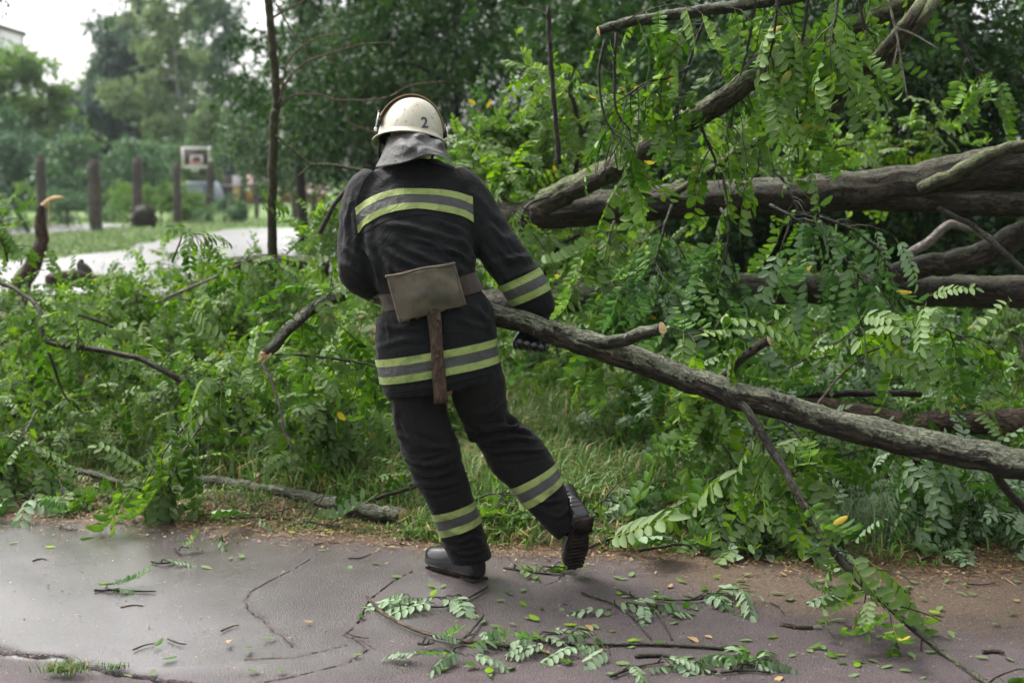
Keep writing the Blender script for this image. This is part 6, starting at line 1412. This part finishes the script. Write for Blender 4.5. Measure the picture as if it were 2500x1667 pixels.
ground_spray([(1510, 1440), (1580, 1470), (1620, 1520), (1640, 1560)], 'thin forked twig crossing the long dark twig', 706, 3, 4, objs=16)
ground_spray([(1600, 1460), (1660, 1465), (1720, 1460), (1750, 1450)], 'bunch of fresh leaves right of the forked twigs', 707, 6, 6, objs=50)
ground_spray([(1550, 1600), (1620, 1600), (1690, 1620), (1750, 1640)], 'dark knotty twig at the bottom edge', 708, 3, 4, objs=14, r=(.007, .005))
ground_spray([(1490, 1650), (1560, 1625), (1620, 1615)], 'small flat frond at the bottom edge', 709, 3, 5, objs=20)
ground_spray([(1760, 1640), (1820, 1635), (1880, 1640)], 'clump of leaves at the bottom edge right of the knotty twig', 710, 8, 6, objs=60, tw=(.05, .12))
ground_spray([(2020, 1430), (2080, 1440), (2150, 1435)], 'small fern-like frond on the dirt left of the thin branch', 711, 3, 5, objs=20)
ground_spray([(2240, 1370), (2280, 1355), (2330, 1360)], 'low green weed growing in the bare dirt', 712, 7, 5, objs=40, tw=(.05, .12), up=.6)
ground_spray([(230, 1440), (275, 1440), (320, 1442), (380, 1443)], 'small twig with three leaves on the wet asphalt', 713, 3, 3, objs=8, t1=.4, tw=(.03, .08))
ground_spray([(370, 1370), (395, 1375), (420, 1372)], 'torn frond on the wet asphalt below the big spray', 714, 2, 4, objs=10, tw=(.05, .1))
ground_spray([(425, 1335), (435, 1345), (440, 1352)], 'curled leaf bunch on the wet asphalt', 715, 2, 4, objs=10, tw=(.04, .08))
ground_spray([(535, 1315), (545, 1322), (555, 1318)], 'dark leaf bunch on the asphalt near its edge', 716, 2, 4, objs=10, tw=(.04, .08))
ground_spray([(1020, 1570), (1040, 1572), (1060, 1568)], 'leaf scrap left of the hanging sprig', 717, 3, 4, objs=12, tw=(.03, .07))
GR_T = 'bare twigs scattered on the asphalt'
for i, (a, b_, lab) in enumerate([((325, 1585), (378, 1570), 'forked bare twig near the bottom of the wet patch'), ((410, 1558), (455, 1572), 'double-ended bare twig near the bottom of the wet patch'), ((295, 1482), (350, 1478), 'short straight twig below the three-leaved twig'), ((280, 1414), (310, 1412), 'tiny twig above the three-leaved twig'),
        ((80, 1368), (115, 1366), 'tiny forked twig in the upper wet patch'), ((145, 1288), (190, 1291), 'thin twig near the left asphalt edge'), ((540, 1540), (585, 1525), 'faint straight twig in the middle of the asphalt'), ((845, 1545), (900, 1556), 'short dark twig beside the long crack'), ((760, 1330), (830, 1326), 'thin twig by the asphalt edge'), ((850, 1362), (905, 1352), 'brown twig left of the planted boot'),
        ((940, 1330), (985, 1333), 'straw stalk left of the trouser hem'), ((1905, 1523), (1985, 1530), 'thick dark stick on the right of the asphalt'), ((2400, 1590), (2450, 1594), 'short black stick near the lower right corner'), ((2360, 1425), (2440, 1420), 'dark twig lying on the bare dirt'), ((1880, 1470), (1915, 1500), 'peeled twig between stick and fresh leaves'), ((2060, 1525), (2130, 1535), 'weathered twig under the thin hanging branch')]):
    m = ((a[0] + b_[0]) / 2 + 3, (a[1] + b_[1]) / 2 + (4 if i % 2 else -4)); pts = [(x, y, G(x, y, .006)[1]) for x, y in (a, m, b_)]
    rr = .008 if 'thick' in lab or 'black' in lab else .0028
    bough('bare_twig', lab, 'twig', pts, (rr, rr * .6), 'bark_brown' if 'straw' not in lab else 'bark_pale', GR_T, seed=730 + i, sides=6, rough=.2)
# single leaflets
rl = np.random.default_rng(91)
LL = []
for k in range(6):
    v, f = leaflet(rl.uniform(.036, .05), rl.uniform(.009, .0125), 0); v = v * [1, 1, rl.uniform(.1, .9)]; v[:, 2] += .0055
    LL.append(mesh_np('leaflet', v, [np.array(f[0])], {'tint': np.full(8, rl.uniform(.2, .9))})); LL[-1].materials.append(M['leaf'])
LY = []
for k in range(3):
    v, f = leaflet(.04, .012, 0); v[:, 2] += .007; LY.append(mesh_np('leaflet', v, [np.array(f[0])], {'tint': np.full(8, 1.0)})); LY[-1].materials.append(M['leaf_yellow'] if 'leaf_yellow' in M else M['leaf'])
def drop(px, py, name, label, group, lib):
    o = bpy.data.objects.new(name, lib[int(rl.integers(0, len(lib)))]); COL.objects.link(o); o.location = gz(px, py, .004); flip = rl.uniform() < .35
    o.rotation_euler = (math.pi * flip + rl.normal(0, .12), rl.normal(0, .1), rl.uniform(0, 6.28)); s = rl.uniform(.75, 1.15); o.scale = (s, s, s)
    if flip: o.location.z += .012 * s
    tag(o, label, 'leaf', group)
for px, py in [(45, 1325), (110, 1337), (220, 1290), (490, 1385), (565, 1362), (590, 1365), (375, 1583), (380, 1637), (435, 1605), (600, 1638), (672, 1641), (610, 1580), (775, 1345), (855, 1382), (905, 1376), (955, 1410), (885, 1510), (905, 1490), (860, 1600), (975, 1610), (300, 1650), (240, 1425), (640, 1560), (705, 1300), (820, 1300)]:
    drop(px, py, 'fallen_leaflet', 'single green leaflet lying loose on the wet asphalt left of the boots', 'loose leaflets left of the boots', LL)
for _ in range(130):
    px = rl.uniform(1050, 2480); py = 1395 + rl.beta(1.2, 1.2) * 265
    drop(px, py, 'fallen_leaflet', 'single green leaflet lying loose on the asphalt right of the boots', 'loose leaflets right of the boots', LL)
for px, py in [(558, 1300), (735, 1285), (765, 1517), (565, 1566), (948, 1338), (985, 1330), (1625, 1370), (1660, 1262), (1430, 1530), (1460, 1595), (1680, 1560), (1630, 1435), (1720, 1555), (2420, 1360), (2300, 1345), (2490, 1465), (1910, 1655), (2230, 1335), (1900, 1400), (1320, 1590)]:
    drop(px, py, 'yellow_leaflet', 'single yellow or tan leaf lying on the path', 'yellow leaves on the path', LY)
n = 5200
px_ = rg.uniform(-50, 2550, n); py_ = 1290 + rg.beta(1.0, 1.4, n) * 390
dens = np.where(px_ > 1250, 1.0, .28) + np.clip((1380 - py_) / 150, 0, .5); kp = rg.uniform(0, 1.1, n) < dens; px_, py_ = px_[kp], py_[kp]; n = len(px_)
c = np.array([G(a, b_, .006) for a, b_ in zip(px_, py_)]); c[:, 2] += rg.uniform(0, .006, n); a = rg.uniform(0, 6.28, n); L = rg.uniform(.003, .012, n); stick = rg.uniform(0, 1, n) < .3; L = np.where(stick, L * 3, L); W = np.where(stick, .0009, L * .35)
d = np.stack([np.cos(a), np.sin(a), rg.normal(0, .15, n)], 1) * L[:, None]; s = np.stack([-np.sin(a), np.cos(a), rg.normal(0, .3, n)], 1) * W[:, None]
V = np.stack([c - d / 2, c + s, c + d / 2, c - s], 1).reshape(-1, 3)
lit2 = obj('debris', mesh_np('debris', V, [np.arange(n)[:, None] * 4 + np.arange(4)], {'tint': np.repeat(rg.uniform(0, 1, n), 4)}), M['debris']); lit2['kind'] = 'stuff'; lit2['label'] = 'crumbs of leaf, seed and bark strewn over the path'
# tuft in the crack at the bottom left, feathery seed grass at the right heap
def tuft(px, py, n, h, w, label, name, mat, bend=(.4, 1.3), spread=.05, z=0.0, group=None):
    p = G(px, py, z); q = np.stack([rg.normal(0, spread, n), rg.normal(0, spread * .5, n), np.full(n, z)], 1)
    V, F = blades(q, rg.uniform(*h, n), rg.uniform(*w, n), rg.uniform(*bend, n), rg)
    o = obj(name, mesh_np(name, V, F, {'tint': np.repeat(np.clip(rg.beta(2, 2, n), 0, 1), 5)}), M[mat], None, tuple(p)); tag(o, label, 'grass tuft', group)
tuft(160, 1640, 160, (.02, .06), (.0012, .0025), 'yellowing grass tuft growing in the crack at the bottom left', 'grass_tuft', 'grass', spread=.035)
tuft(282, 1632, 60, (.015, .04), (.0012, .002), 'tiny green tuft growing in the crack', 'grass_tuft', 'grass', spread=.018)
tuft(2120, 1320, 420, (.18, .42), (.0009, .0018), 'feathery seed grass bending over the dirt under the dragged branch', 'seed_grass', 'grass_cool', bend=(.8, 1.6), spread=.14)

# ------------------------------------------------------------------ damp air
def haze():
    b = NB('damp_air'); v = b.n('ShaderNodeVolumePrincipled', i_Density=.0003, i_Anisotropy=.2); v.inputs['Color'].default_value = (.86, .93, 1.0, 1)
    b.L.new(v.outputs[0], b.out.inputs['Volume'])
    o = obj('haze', Geo().box((-15, 70, 13.0), 130, 230, 30).mesh('haze'), b.m); o['kind'] = 'stuff'; o['label'] = 'thin damp haze in the air'
haze()
